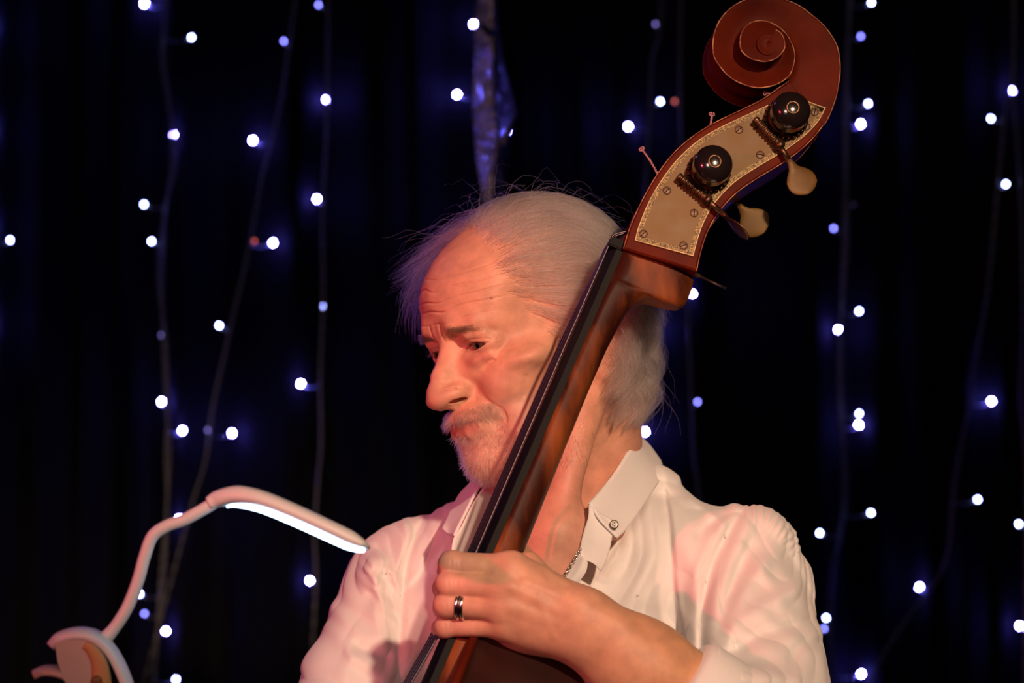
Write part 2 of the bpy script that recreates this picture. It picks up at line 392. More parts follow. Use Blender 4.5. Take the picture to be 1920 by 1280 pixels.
# ---- torso, neck, arms under the clothes (world metres)
NB = V3(W(1085, 955, .035))                                # base of the neck
SL = V3(W(1380, 1112, -.01)); SR = V3(W(795, 1100, .085))  # shoulder joints
EL = V3(W(1452, 1440, -.215)); ERt = V3(W(625, 1430, -.06)) # elbows
CH = V3(W(1105, 1275, .055)); HIP = V3(W(1150, 1800, .13))
WR = V3(W(1090, 1172, -.232))                              # left wrist
NKT = h2w((0, -22, -50))
def torso(P, g=0.0):
    d = ell(P, CH, (.165 + g, .112 + g, .165 + g))
    d = smin(d, ell(P, HIP, (.165 + g, .115 + g, .25 + g)), .08)
    d = smin(d, cap(P, SR + (.03, 0, .0), SL - (.03, 0, 0), .050 + g, .056 + g), .05)
    d = smin(d, cap(P, NB + (.035, .015, -.035), SL + (-.03, .01, .008), .040 + g, .040 + g), .04)
    d = smin(d, cap(P, NB + (-.04, .02, -.03), SR + (.03, 0, .005), .040 + g, .040 + g), .04)
    return d
def neck(P):
    d = cap(P, NKT, NB + (-.005, 0, -.03), .053, .060)
    d = smin(d, cap(P, h2w((0, -52, -20)), NB + (.008, .03, .0), .038, .042), .025)
    # sternomastoid, larynx and the notch between the collar bones
    d = smin(d, cap(P, h2w((52, -6, -52)), V3(W(1040, 990, -.068)), .017, .012), .018)
    d = smin(d, cap(P, h2w((6, 48, -112)), V3(W(985, 1000, -.055)), .018, .013), .02)
    d = smin(d, cap(P, V3(W(1050, 1003, -.072)), V3(W(1150, 985, -.045)), .011, .010), .016)
    d = smin(d, cap(P, V3(W(1035, 1010, -.06)), V3(W(1010, 1110, -.065)), .02, .03), .04)
    return d
# ---- left hand
def hp(px, py, y): return V3(W(px, py, y))
FING = [  # MCP, PIP, DIP, tip and radii (mm)
    ([hp(958, 1066, -.235), hp(848, 1058, -.227), hp(842, 1072, -.195), hp(862, 1086, -.172)], (12.5, 10.6, 9.2, 8.2)),
    ([hp(945, 1102, -.242), hp(842, 1095, -.233), hp(833, 1103, -.198), hp(852, 1112, -.172)], (12.5, 10.4, 9.2, 8.2)),
    ([hp(944, 1140, -.243), hp(838, 1133, -.231), hp(833, 1140, -.197), hp(852, 1146, -.174)], (11.5, 10.2, 8.8, 7.8)),
    ([hp(950, 1172, -.238), hp(836, 1174, -.222), hp(828, 1178, -.193), hp(846, 1180, -.174)], (10.5, 8.8, 7.8, 7.0)),
]
THUMB = ([hp(1040, 1120, -.215), hp(990, 1062, -.185), hp(972, 1035, -.155)], (15, 11.5, 9.5))
def hand(P):
    d = None
    pal = cap(P, WR, hp(965, 1080, -.232), .023, .0145)
    for i, (j, r) in enumerate(FING):
        pal = smin(pal, cap(P, WR + (0, 0, .006 - .005 * i), j[0], .021, r[0] / 1000 + .0005), .012)
    pal = smin(pal, ell(P, hp(1010, 1175, -.222), (.038, .017, .022)), .015)
    d = pal
    fs = None
    for i, (j, r) in enumerate(FING):
        r = [x / 1000 for x in r]
        f_ = cap(P, j[0], j[1], r[0] * .92, r[1] * .96)
        f_ = smin(f_, ell(P, j[1], (r[1] * 1.02,) * 3), .004)
        f_ = smin(f_, cap(P, j[1], j[2], r[1] * .97, r[2]), .003); f_ = smin(f_, cap(P, j[2], j[3], r[2], r[3]), .003)
        fs = f_ if fs is None else smin(fs, f_, .0022)
    d = smin(d, fs, .007)
    t, r = THUMB; r = [x / 1000 for x in r]
    d = smin(d, smin(cap(P, t[0], t[1], r[0], r[1]), cap(P, t[1], t[2], r[1], r[2]), .004), .012)
    # tendons and veins on the back of the hand
    for a, b, rr, k in ((hp(955, 1062, -.243), hp(1075, 1135, -.252), .0035, .008), (hp(960, 1100, -.2535), hp(1085, 1160, -.2535), .0025, .007),
                        (hp(960, 1138, -.253), hp(1080, 1180, -.2515), .0022, .007), (hp(985, 1092, -.2525), hp(1160, 1170, -.254), .0018, .005),
                        (hp(1010, 1120, -.2545), hp(1040, 1190, -.2525), .0014, .005)):
        d = smin(d, cap(P, a, b, rr), k)
    # knuckle creases
    for i, (j, r) in enumerate(FING):
        for o_ in (-.0035, 0, .0035):
            c = j[1] + np.array((.003, -.001, .001)) + np.array((o_, 0, 0))
            g = np.sqrt(((P - (c + np.array((0, -r[1] / 1000, 0)))) ** 2 * np.array((4, 1, .25))).sum(1)); d = d + .0005 * np.exp(-(g / .0022) ** 2)
    return d
def forearm(P):
    ax = EL - WR
    d = cap(P, WR + ax * .02, WR + ax * .30, .0265, .034); d = smin(d, cap(P, WR + ax * .30, WR + ax * .72, .034, .043), .03)
    d = smin(d, cap(P, WR + ax * .72, EL, .043, .038), .03)
    d = smin(d, cap(P, WR + (.0, -.012, .014), WR + ax * .4 + (0, -.012, .012), .015, .024), .012)
    return d
RW = np.array((-.262, -.185, 1.105)); RH0 = np.array((-.283, -.25, 1.04))
RF = [[RH0 + a for a in row] for row in (((.012, .002, .012), (-.024, -.044, -.002), (-.020, -.066, -.030)), ((.004, .004, -.006), (-.026, -.046, -.024), (-.018, -.064, -.050)), ((-.002, .008, -.024), (-.026, -.036, -.046), (-.014, -.052, -.070)), ((-.006, .014, -.040), (-.024, -.022, -.062), (-.010, -.036, -.080)))]
def hand_right(P):
    # plucking hand below the picture: palm, four bent fingers, thumb
    d = None
    for i, (a, b, c) in enumerate(RF):
        m_ = cap(P, RW, a, .020, .012); d = m_ if d is None else smin(d, m_, .012)
    fs = None
    for i, (a, b, c) in enumerate(RF):
        k = (1, 1, .95, .82)[i]; f_ = smin(cap(P, a, b, .0105 * k, .0092 * k), cap(P, b, c, .0092 * k, .0072 * k), .003); fs = f_ if fs is None else smin(fs, f_, .002)
    t = smin(cap(P, RW + (.012, -.005, -.005), RH0 + (.034, -.016, .016), .014, .011), cap(P, RH0 + (.034, -.016, .016), RH0 + (.022, -.052, .008), .011, .0085), .004)
    return smin(smin(d, fs, .007), t, .010)
def arm(P): return bcull(P, (WR + EL) / 2 + (-.02, 0, .02), .36, lambda p: smin(hand(p), forearm(p), .012))
def head(P): return bcull(P, h2w((0, 0, 0)), .22, lambda p: head_mm(w2h(p)) * np.float32(HS / 1000))
def body(P):
    d = smin(smin(head(P), neck(P), .018), torso(P, -.006), .03)
    for s, e_, w_ in ((SL, EL, None), (SR, ERt, None)): d = smin(d, cap(P, s, e_, .047, .040), .03)
    d = smin(d, cap(P, ERt, RW, .040, .025), .02)
    d = smin(d, bcull(P, RH0, .17, hand_right), .012)
    return smin(d, arm(P), .004)
P_, T_ = surface_nets(body, (-.42, -.42, ZC - .72), (.34, .24, ZC + .16), .004)
P_ = project(body, P_, 1, .002)
def in_head(c): 
    q = w2h(c.astype(np.float32)); return (np.abs(q[:, 0]) < 95) & (q[:, 1] > -40) & (q[:, 2] > -135) & (q[:, 2] < 125)
def in_hand(c): return (np.linalg.norm(c - hp(930, 1110, -.22), axis=1) < .085) | ((c[:, 1] < -.19) & (c[:, 0] > -.08) & (c[:, 2] < ZC - .15))
for lev in range(3):
    c = P_[T_].mean(1); q = w2h(c.astype(np.float32))
    if lev == 0: mk = in_head(c) | in_hand(c) | ((np.abs(c[:, 0] - .04) < .1) & (c[:, 2] > ZC - .24))
    elif lev == 1: mk = (in_head(c) & (q[:, 1] > 20) & (q[:, 0] > -60)) | (np.linalg.norm(c - hp(930, 1110, -.22), axis=1) < .085)
    else: mk = (q[:, 1] > 58) & (q[:, 0] > -24) & (q[:, 0] < 60) & (q[:, 2] > -100) & (q[:, 2] < 62)
    P_, T_ = refine(P_, T_, mk); P_ = project(body, P_, 2, .0012 / 2 ** lev)
# skin colour: mostly its own differences; red light painted on neck and finger ends
q = w2h(P_.astype(np.float32)); q[:, 2] = warpU(q[:, 2]); L, F, U = np.abs(q[:, 0]), q[:, 1], q[:, 2]
base = np.tile(np.array((.66, .335, .22)), (len(P_), 1))
def tint(w, c): 
    global base
    w = np.clip(w, 0, 1)[:, None]; base = base * (1 - w) + np.array(c) * w
def gs(c, r): return np.exp(-(((np.stack([L, F, U], 1) - c) / r) ** 2).sum(1))
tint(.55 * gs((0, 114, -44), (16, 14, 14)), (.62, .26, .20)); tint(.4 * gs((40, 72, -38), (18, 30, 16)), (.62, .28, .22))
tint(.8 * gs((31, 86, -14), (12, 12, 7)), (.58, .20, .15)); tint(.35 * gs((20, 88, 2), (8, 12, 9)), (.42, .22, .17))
lipU = -72.5 - (L / 26) ** 2 * 2.5
lip = (1 - sstep(18, 25, L)) * np.exp(-(((U - lipU + 2.2) / 5.2) ** 4)) * sstep(88, 93, F)
tint(.75 * lip, (.50, .17, .15))
# bare front scalp stays skin, stubble area greyer
bd = sstep(-55, -62, U) * sstep(20, 45, F) * (1 - lip); tint(.30 * bd, (.45, .34, .30))
for c, r in (((57, 64, -25), 2.0), ((57, 66, 26), 1.5), ((66, 47, -12), 1.6), ((52, 70, 34), 1.1)):
    tint(.75 * (q[:, 0] > 0) * np.exp(-(((np.stack([L, F, U], 1) - c)) ** 2).sum(1) / r ** 2), (.26, .10, .07))
fa = sstep(-.02, .10, P_[:, 0] - hp(1060, 1150, -.2)[0]) * (P_[:, 1] < -.15); tint(.75 * fa, (.56, .28, .14)); tint(.45 * (P_[:, 1] < -.15) * (P_[:, 0] > hp(800, 1100, -.2)[0]) * (P_[:, 2] < ZC - .15), (.60, .31, .17)); tint(.5 * (P_[:, 1] > -.16) * sstep(-95, -135, w2h(P_.astype(np.float32))[:, 2]), (.62, .27, .19)); tint(.4 * sstep(.028, .0, P_[:, 0] - hp(850, 1100, -.2)[0]) * (P_[:, 1] < -.15), (.70, .30, .25))  # forearm and hand tanned; neck and left finger ends tinted to carry red light
skin = mat('skin', (.6, .37, .27), .50, sss=.22, sss_r=(1, .32, .16), sss_s=.006, spec=.42)
attr_color(skin, 'tone', .22, 1100, .0005)
person = thing('person', 'grey-haired man in a white shirt playing the double bass, head turned left', 'person')
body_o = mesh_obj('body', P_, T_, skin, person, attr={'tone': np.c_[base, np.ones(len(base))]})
print('body', len(P_), len(T_))
# ---- eyes
eyem = mat('eyeball', (.72, .62, .58), .12, coat=.6, sss=.1, sss_s=.002); irm = mat('iris', (.075, .038, .02), .35, coat=.25); pum = mat('pupil', (.004, .004, .004), .2, coat=.3)
for s in (1, -1):
    g = np.array((.24, 1, .0)); g /= np.linalg.norm(g)
    c = np.array((EYE[0] * s, EYE[1], EYE[2])); gw = HR @ g
    bm = bmesh.new(); lathe(bm, h2w(c - g * ER), gw, [(ER * (1 - math.cos(a)) / 1000, ER * math.sin(a) / 1000) for a in np.linspace(0.02, math.pi - .3, 22)], 40)
    eo = bm_obj('eye', bm, eyem, person)
    bm = bmesh.new(); r0 = ER + .25
    lathe(bm, h2w(c), gw, [(r0 * math.cos(a) / 1000, r0 * math.sin(a) / 1000) for a in np.linspace(.56, .17, 8)], 32); bm_obj('iris', bm, irm, eo)
    bm = bmesh.new(); lathe(bm, h2w(c), gw, [((r0 + .12) * math.cos(a) / 1000, (r0 + .12) * math.sin(a) / 1000) for a in np.linspace(.18, .01, 5)], 24); bm_obj('pupil', bm, pum, eo)
# ------------------------------------------------------------------ hair, beard, brows (real strands)
def hair_obj(name, pts, rad, m, parent, label=None):
    """pts: strands x points x 3 (world)"""
    n, k, _ = pts.shape; hc = bpy.data.hair_curves.new(name); hc.add_curves([k] * n)
    pa = hc.attributes.get('position') or hc.attributes.new('position', 'FLOAT_VECTOR', 'POINT')
    pa.data.foreach_set('vector', pts.astype(np.float32).ravel())
    ra = hc.attributes.get('radius') or hc.attributes.new('radius', 'FLOAT', 'POINT')
    ra.data.foreach_set('value', np.broadcast_to(rad, (n, k)).astype(np.float32).ravel())
    hc.materials.append(m); o = bpy.data.objects.new(name, hc); COL.objects.link(o); o.parent = parent; o['kind'] = 'stuff'
    if label: o['label'] = label
    return o
def hair_mat(name, c0, c1, rough=.38):
    m = bpy.data.materials.new(name); m.use_nodes = True; N = m.node_tree.nodes; Lk = m.node_tree.links
    for x in list(N):
        if x.type == 'BSDF_PRINCIPLED': N.remove(x)
    out = N['Material Output']; h = N.new('ShaderNodeBsdfHairPrincipled'); h.parametrization = 'COLOR'
    h.inputs['Roughness'].default_value = rough; h.inputs['Radial Roughness'].default_value = .6; h.inputs['Random Roughness'].default_value = .2
    info = N.new('ShaderNodeHairInfo'); cr = N.new('ShaderNodeValToRGB')
    cr.color_ramp.elements[0].color = (*c0, 1); cr.color_ramp.elements[1].color = (*c1, 1)
    Lk.new(info.outputs['Random'], cr.inputs[0]); Lk.new(cr.outputs[0], h.inputs['Color']); Lk.new(h.outputs[0], out.inputs[0])
    return m
tri = P_[T_]; tc_ = w2h(tri.mean(1).astype(np.float32))
tn = np.cross(tri[:, 1] - tri[:, 0], tri[:, 2] - tri[:, 0]); ta = np.linalg.norm(tn, axis=1) / 2; tn = tn / (2 * ta[:, None] + 1e-12)
def roots(weight, n):
    """n random points on the skin where weight > 0 (weight given per triangle); returns head-local mm points and normals"""
    p = weight * ta; p = p / p.sum(); i = RNG.choice(len(p), n, p=p); a, b = RNG.rand(n), RNG.rand(n); s = a + b > 1; a[s], b[s] = 1 - a[s], 1 - b[s]
    t = tri[i]; w = t[:, 0] + (t[:, 1] - t[:, 0]) * a[:, None] + (t[:, 2] - t[:, 0]) * b[:, None]
    return (w - HO) @ HR * 1000 / HS, tn[i] @ HR
def nrm(v): return v / (np.linalg.norm(v, axis=1)[:, None] + 1e-9)
def skull_push(p, off):
    """keep points outside the head by off mm"""
    d = head_mm(p.astype(np.float32)); c = np.array((0, -4, 26.)); n = nrm((p - c) / np.array((75, 92, 90.)) ** 2 * 5000)
    return p + n * np.maximum(off - d, 0)[:, None]
def grow(r, n, length, steps, flow, lift, jit, off, clump=0, lock=0, cell=10.):
    _, cid = np.unique(np.floor(r / cell + RNG.rand(3)).astype(int), axis=0, return_inverse=True); cid = cid.ravel(); cn = np.bincount(cid)
    m = len(r); P = [r - n * 1.0]; p = r.copy(); wob = RNG.randn(m, 3) * jit
    for k in range(1, steps):
        t = k / (steps - 1)
        D = nrm(flow(p, r, t) + n * (lift * (1 - t) ** 2)[:, None] + wob)
        if clump:
            D = nrm(D + clump * t * np.stack([np.sin(r[:, 1] * .11 + r[:, 2] * .17 + t * 4), np.sin(r[:, 0] * .13 + r[:, 2] * .15 + t * 5 + 1), np.sin(r[:, 0] * .12 - r[:, 1] * .14 + t * 3 + 2)], 1))
        p = p + D * (length / steps)[:, None]; wob = wob * .9 + RNG.randn(m, 3) * jit * .25
        if lock:
            mu = np.stack([np.bincount(cid, p[:, i]) / cn for i in range(3)], 1)[cid]; p = p + (mu - p) * (lock * t)
        p = skull_push(p, off * min(1, t * 3)); P.append(p)
    return np.stack(P, 1)
lt, Lt, Ft, Ut = tc_[:, 0], np.abs(tc_[:, 0]), tc_[:, 1], tc_[:, 2]
Fh = np.interp(Ut, [-60, -24, 0, 5, 20, 38, 58, 82, 100, 118], [-20, 24, 30, 33, 45, 57, 59, 51, 44, 34])
ear = (Lt > 62) & (Ut < 8) & (Ut > -68) & (Ft > -30) & (Ft < 8)
scalp = (1 - sstep(-9, 5, Ft - Fh + 5 * np.sin(Ut * .35 + Lt * .2))) * sstep(-72, -60, Ut) * (~ear) * ((Ut > -22) | (Ft < -22)) * (Lt < 100)
thin = 1 - .62 * sstep(85, 112, Ut) * sstep(-20, 20, Ft)
GL = HR.T @ np.array((0, 0, -1.0))        # gravity in the head frame
def flow_near(p, r, t):
    F, U, L = r[:, 1], r[:, 2], r[:, 0]
    back = sstep(10, -55, p[:, 1]); low = sstep(45, -30, p[:, 2])
    d = np.stack([.05 * np.ones(len(p)), -1 + .95 * np.maximum(back * .7, low * back), -.18 - .55 * low - 1.1 * back], 1)
    # curls at the nape turn outwards and forwards at the ends
    k = sstep(-20, -60, p[:, 2]) * t
    d += (k * 1.2)[:, None] * (GL - np.array((0, 0, -1.))) + k[:, None] * np.stack([.3 * np.sin(r[:, 1] * .3), .9 * np.sin(r[:, 0] * .12 + t * 4), .1 * np.ones(len(p))], 1)
    return d
def flow_far(p, r, t):
    lo_ = sstep(70, 10, p[:, 2])
    return np.stack([-.75 + .65 * lo_, .26 + .12 * np.sin(r[:, 1] * .2) - .1 * lo_, -.42 - .8 * lo_], 1)
gray = hair_mat('grey_hair', (.10, .08, .07), (.60, .53, .49)); graydark = hair_mat('grey_brow', (.07, .05, .04), (.34, .27, .22)); white = hair_mat('white_beard', (.40, .33, .28), (.92, .87, .82))
S_ = []; R_ = []
def taper(n, r0, k): return np.repeat((r0 * np.linspace(1, .35, k))[None], n, 0)
K = 16
# near side and back
r, n = roots(scalp * thin * (lt > -12), 15500)
ln = np.interp(r[:, 1], [-90, -40, 10, 60], [80, 78, 62, 52]) * (.6 + .55 * RNG.rand(len(r))) * np.interp(r[:, 2], [-60, -20, 50], [.35, .5, 1])
S_.append(grow(r, n, ln, K, flow_near, .25 + .3 * RNG.rand(len(r)), .10, 1.5 + 8 * RNG.rand(len(r)) ** 1.6 + 1.5 * sstep(0, -60, r[:, 1]), .22, .05, 7.))
# far side falls outwards over the far temple
r, n = roots(scalp * thin * (lt < 8) * (Ft > -50), 4200)
ln = (58 + 36 * RNG.rand(len(r))) * np.interp(r[:, 2], [0, 60, 110], [.55, .8, 1.0])
S_.append(grow(r, n, ln, K, flow_far, .35 + .4 * RNG.rand(len(r)), .14, 2 + 10 * RNG.rand(len(r)) ** 1.3, .28, .10, 9.))
# back of the head, long locks down to the collar
r, n = roots(sstep(-12, -28, Ft) * sstep(-75, -62, Ut) * sstep(50, 20, Ut) * (Lt < 100), 13000)
ln = (78 + 42 * RNG.rand(len(r))) * np.interp(r[:, 2], [-70, 20], [.55, 1])
def flow_back(p, r, t):
    ph = np.floor(r[:, 0] / 13) * 2.1 + np.floor(r[:, 2] / 13) * 1.3
    return GL * 1.0 + np.stack([.7 * np.sin(ph + t * 7), -.75 + 2.1 * t + .7 * np.cos(ph + t * 7), .0 * ph], 1)
S_.append(grow(r, n, ln, K, flow_back, .5 + .4 * RNG.rand(len(r)), .09, 2 + 13 * RNG.rand(len(r)), .12, .16, 13.))
# flyaways
r, n = roots(scalp, 450)
S_.append(grow(r, n, 30 + 45 * RNG.rand(len(r)), K, lambda p, r, t: np.where(r[:, :1] > 0, flow_near(p, r, t), flow_far(p, r, t)) * .7, 1.0 + 1.2 * RNG.rand(len(r)), .45, 4 + 16 * RNG.rand(len(r)), .3))
hs = np.concatenate(S_); hair_obj('hair', h2w(hs), taper(len(hs), .000095, K), gray, person)
# moustache, beard stubble, brows, lashes
K2 = 6
def short(weight, n, length, dirf, lift, jit, rr, m, name, label=None):
    r, nn = roots(weight, n); L = length[0] + (length[1] - length[0]) * RNG.rand(len(r)); P = [r - nn * .3]; p = r.copy(); w = RNG.randn(len(r), 3) * jit
    for k in range(1, K2):
        D = nrm(dirf(p, r) + nn * lift + w); p = p + D * (L / K2)[:, None]; P.append(p)
    s = np.stack(P, 1); return hair_obj(name, h2w(s), taper(len(s), rr * 1.15, K2), m, person, label)
Uw = warpU(Ut); fr = Ft > 62
lipc = -72.5 - (Lt / 26) ** 2 * 2.5
mus = sstep(36, 28, Lt) * sstep(-56.5, -60, Uw) * sstep(lipc + 1.0, lipc + 3.5, Uw) * (Ft > 75) * np.where(Lt < 4, .5, 1)
def dm(p, r): return np.stack([np.sign(r[:, 0]) * (.35 + np.abs(r[:, 0]) / 30), .15 * np.ones(len(p)), -1 * np.ones(len(p))], 1)
short(mus, 2300, (6, 11), dm, .35, .22, .000085, hair_mat('grey_moustache', (.14, .11, .09), (.72, .64, .58)), 'moustache')
chin = sstep(lipc - 8, lipc - 14, Uw) * sstep(58, 40, Lt) * sstep(30, 55, Ft)
corner = sstep(5, 2, np.abs(Lt - 33)) * sstep(-60, -66, Uw) * (Ft > 60)
jaw = .45 * sstep(-70, -88, Uw) * sstep(25, 50, Ft) + .10 * sstep(-45, -65, Uw) * sstep(10, 30, Ft) * (Lt > 36)
soul = (Lt < 9) * sstep(lipc - 6, lipc - 9, Uw) * (Ft > 80)
bw = np.maximum(np.maximum(chin, soul), np.maximum(corner * .8, jaw)) * (tc_[:, 2] > -119) * (Uw < lipc - 5)
bw = np.maximum(bw, corner * .7 * (Uw < -66))
def db(p, r): return np.stack([r[:, 0] / 60, .35 * np.ones(len(p)), -.9 * np.ones(len(p))], 1)
short(bw, 9000, (4.0, 8.5), db, .7, .42, .00010, white, 'beard')
brow = np.exp(-((Uw - np.interp(Lt, [8, 20, 38, 54], [12.5, 16.0, 15.5, 9])) / np.interp(Lt, [8, 20, 50], [3.6, 3.4, 1.6])) ** 4) * sstep(8, 13, Lt) * sstep(47, 32, Lt) * (Ft > 60) * np.interp(Lt, [12, 26, 52], [1, 1, .25])
def dbr(p, r): return np.stack([np.sign(r[:, 0]) * (.5 + np.abs(r[:, 0]) / 25), -.2 * np.ones(len(p)), np.interp(np.abs(r[:, 0]), [8, 22, 40], [.9, .25, -.35])], 1)
short(brow, 2800, (6, 11), dbr, .28, .18, .000085, graydark, 'eyebrows')
lashes = []
for s in (1, -1):
    for xx in np.linspace(-11.5, 13, 46):
        up = 3.9 * (1 - (xx / 14.8) ** 2) - .03 * xx; U0 = EYE[2] + up + .04 * xx
        rr = ER + .6; F0 = EYE[1] + math.sqrt(max(rr ** 2 - (xx - 1.2) ** 2 - (U0 - EYE[2]) ** 2, 1)); j = RNG.randn(3) * .25
        a = np.array((s * (EYE[0] - 1.2 + xx), F0, U0)); d = np.array((s * xx * .05, 1.0, -.25)) + j; d2 = np.array((s * xx * .04, .35, .7))
        lashes.append([a, a + d * 1.6, a + d * 3.0 + d2 * .6, a + d * 3.9 + d2 * 2.0])
hair_obj('eyelashes', h2w(np.array(lashes)), taper(len(lashes), .00008, 4), hair_mat('dark_lash', (.03, .02, .015), (.08, .06, .05)), person)
# ================================================================== THE DOUBLE BASS
def ray_plane(px, py, p0, n):
    o = Vector((0, -CAMD, ZC)); d = (W(px, py, 0) - o); t = (Vector(p0) - o).dot(n) / d.dot(n); return o + d * t
cv = Vector((0.10, -1, 0.22)).normalized()                       # sideways axis of the bass, towards the audience
Pn = W(1170, 468, -.135); Bn = ray_plane(819, 1280, Pn, cv)
av = (Pn - Bn).normalized(); bv = cv.cross(av).normalized()
if bv.x > 0: bv = -bv
C0 = Pn - cv * .021
def X(s, b, c): return C0 + av * s + bv * b + cv * c
def sb(px, py, c):
    """picture point on the plane c -> (s, b) on the bass"""
    p = ray_plane(px, py, C0 + cv * c, cv) - C0; return (p.dot(av), p.dot(bv))
bass = thing('double_bass', 'old reddish-brown double bass with carved scroll and engraved brass tuner plate', 'double bass')
varn = mat('red_varnish', (.22, .035, .012), .32, coat=0, spec=.03); noise_color(varn, (.055, .006, .003), (.13, .016, .005), 14, 6, bump=.25, bdist=.0006, bscale=90, rough=(.38, .5))
neckw = mat('neck_maple', (.25, .08, .025), .42, coat=0, spec=.14); noise_color(neckw, (.035, .007, .003), (.25, .066, .016), 30, 6, .38, .62, stretch=(1, 1, .35), bump=.15, bdist=.0004, bscale=200, rot=(0, .43, 0), rough=(.42, .6))
ebony = mat('ebony', (.002, .0018, .0018), .65, spec=.2)
wear = mat('worn_edge', (.50, .20, .09), .5); noise_color(wear, (.20, .035, .014), (.60, .28, .13), 160, 6, .42, .7)
brass = mat('aged_brass', (.45, .30, .10), .55, metal=.1, spec=.25); noise_color(brass, (.115, .060, .014), (.165, .092, .024), 60, 5, .3, .7, bump=.15, bdist=.0003, bscale=400, rough=(.35, .6))
brassd = mat('dark_bronze', (.10, .055, .03), .34, metal=.85); noise_color(brassd, (.05, .028, .018), (.22, .12, .06), 150, 4, rough=(.25, .5))
engr = mat('engraved_border', (.2, .13, .05), .5, metal=.5); noise_color(engr, (.05, .028, .012), (.24, .16, .06), 900, 3, .42, .58, bump=.6, bdist=.0004, bscale=900)
stringm = mat('string_steel', (.07, .05, .06), .33, metal=.7); knobm = mat('black_knob', (.012, .008, .008), .16, coat=.9)
scrm = mat('screw_brass', (.13, .07, .035), .45, metal=.4); windm = mat('string_winding', (.45, .20, .22), .6)
def extrude_sb(bm, poly, c0, c1, bev=0.0015):
    """polygon in (s, b) extruded between c0 and c1, with softened edges"""
    n = len(poly); P = np.array(poly); cen = P.mean(0); rings = []
    nrm2 = np.roll(P, -1, 0) - np.roll(P, 1, 0); nrm2 = np.stack([nrm2[:, 1], -nrm2[:, 0]], 1); nrm2 /= np.linalg.norm(nrm2, axis=1)[:, None] + 1e-9
    area = 0.5 * sum(P[i, 0] * P[(i + 1) % n, 1] - P[(i + 1) % n, 0] * P[i, 1] for i in range(n)); nrm2 *= 1 if area > 0 else -1
    sg = 1 if c1 > c0 else -1
    for c, o in ((c0, bev), (c0 + sg * bev, 0), (c1 - sg * bev, 0), (c1, bev)):
        rings.append([bm.verts.new(X(*(P[i] - nrm2[i] * o), c)) for i in range(n)])
    for k in range(3):
        for j in range(n): bm.faces.new((rings[k][j], rings[k][(j + 1) % n], rings[k + 1][(j + 1) % n], rings[k + 1][j]))
    for r_ in (rings[0][::-1], rings[-1]):
        f = bm.faces.new(r_); bmesh.ops.triangulate(bm, faces=[f])
def dense(pts, n): return [tuple(p) for p in catmull(np.array(pts, float), n)]
# -- fingerboard: cambered top, straight sides
def hw(s): return .021 + .009 * min(1, -s / .55)
S = np.linspace(-.002, -.86, 60); V = []; nb = 13
for s in S:
    h = hw(s); V.append(X(s, 0, h))
    for k in range(nb):
        t = 1 - 2 * k / (nb - 1); V.append(X(s, .0058 + .0056 * (1 - t * t), h * t))
    V.append(X(s, 0, -h))
m = nb + 2; F = [(i * m + j, i * m + (j + 1) % m, (i + 1) * m + (j + 1) % m, (i + 1) * m + j) for i in range(len(S) - 1) for j in range(m)]
F += [tuple(range(m))[::-1], tuple(range((len(S) - 1) * m, len(S) * m))]
fb = mesh_obj('fingerboard', V, F, ebony, bass); fb.modifiers.new('edge', 'EDGE_SPLIT').split_angle = math.radians(40)
# -- neck: rounded back, swelling into the chin behind the pegbox and into the heel
SN = [.004, -.002, -.010, -.018, -.0225, -.0245, -.0258, -.029, -.035, -.044, -.058, -.08, -.12, -.2, -.28, -.34, -.362, -.378, -.39, -.40, -.43]
DN = [.0635, .0645, .065, .0645, .061, .052, .040, .0315, .0265, .0232, .0212, .0198, .0196, .0212, .0235, .026, .034, .055, .085, .11, .13]
SS = np.interp(np.linspace(0, len(SN) - 1, 130), range(len(SN)), SN); DD = np.interp(SS[::-1], SN[::-1], DN[::-1])[::-1]
V = []; nk = 25
for s, dp in zip(SS, DD):
    h = hw(s) - .0004; h2 = h if dp < .03 else h * (1 - .12 * min(1, (dp - .03) / .03))
    for k in range(nk):
        t = math.pi * k / (nk - 1); cx = math.cos(t); sy = math.sin(t)
        V.append(X(s, -dp * abs(sy) ** .75, (h if k in (0, nk - 1) else h2) * math.copysign(abs(cx) ** .62, cx)))
F = [(i * nk + j, i * nk + (j + 1) % nk, (i + 1) * nk + (j + 1) % nk, (i + 1) * nk + j) for i in range(len(SS) - 1) for j in range(nk)]
F += [tuple(range(nk))[::-1], tuple(range((len(SS) - 1) * nk, len(SS) * nk))]
mesh_obj('neck', V, F, neckw, bass)
bm = bmesh.new(); box(bm, X(.003, .0065, 0), av, bv, cv, .008, .0135, .042); bmesh.ops.bevel(bm, geom=bm.edges[:], offset=.001, segments=2, affect='EDGES'); bm_obj('nut', bm, ebony, bass, smooth=False)
# -- pegbox
HC = .0265
front = [(1169, 466), (1177, 438), (1187, 412), (1207, 370), (1233, 326), (1264, 286), (1300, 255), (1340, 230), (1390, 206), (1430, 186), (1458, 166), (1480, 150), (1488, 124)]
back = [(1573, 122), (1572, 150), (1567, 185), (1552, 220), (1530, 252), (1500, 282), (1460, 310), (1420, 334), (1380, 362), (1348, 397), (1326, 435), (1313, 475), (1306, 508)]
fr = dense([sb(x, y, HC) for x, y in front], 46); bk = dense([sb(x, y, HC) for x, y in back], 46)
pb = None
for c0, c1, nm in ((HC, HC - .011, 1), (-HC, -HC + .011, 0)):
    bm = bmesh.new(); extrude_sb(bm, fr + bk, c0, c1, .0016); o = bm_obj('pegbox_cheek', bm, varn, bass, smooth=False); pb = pb or o
    # worn pale rim along both edges of the cheek
    bm = bmesh.new()
    for ln_, sg in ((fr, 1), (bk, 1)):
        pts = [X(s, b, c0 + (.0002 if c0 > 0 else -.0002)) for s, b in ln_]; tube(bm, pts, .00045, 6)
    bm_obj('worn_rim', bm, wear, o)
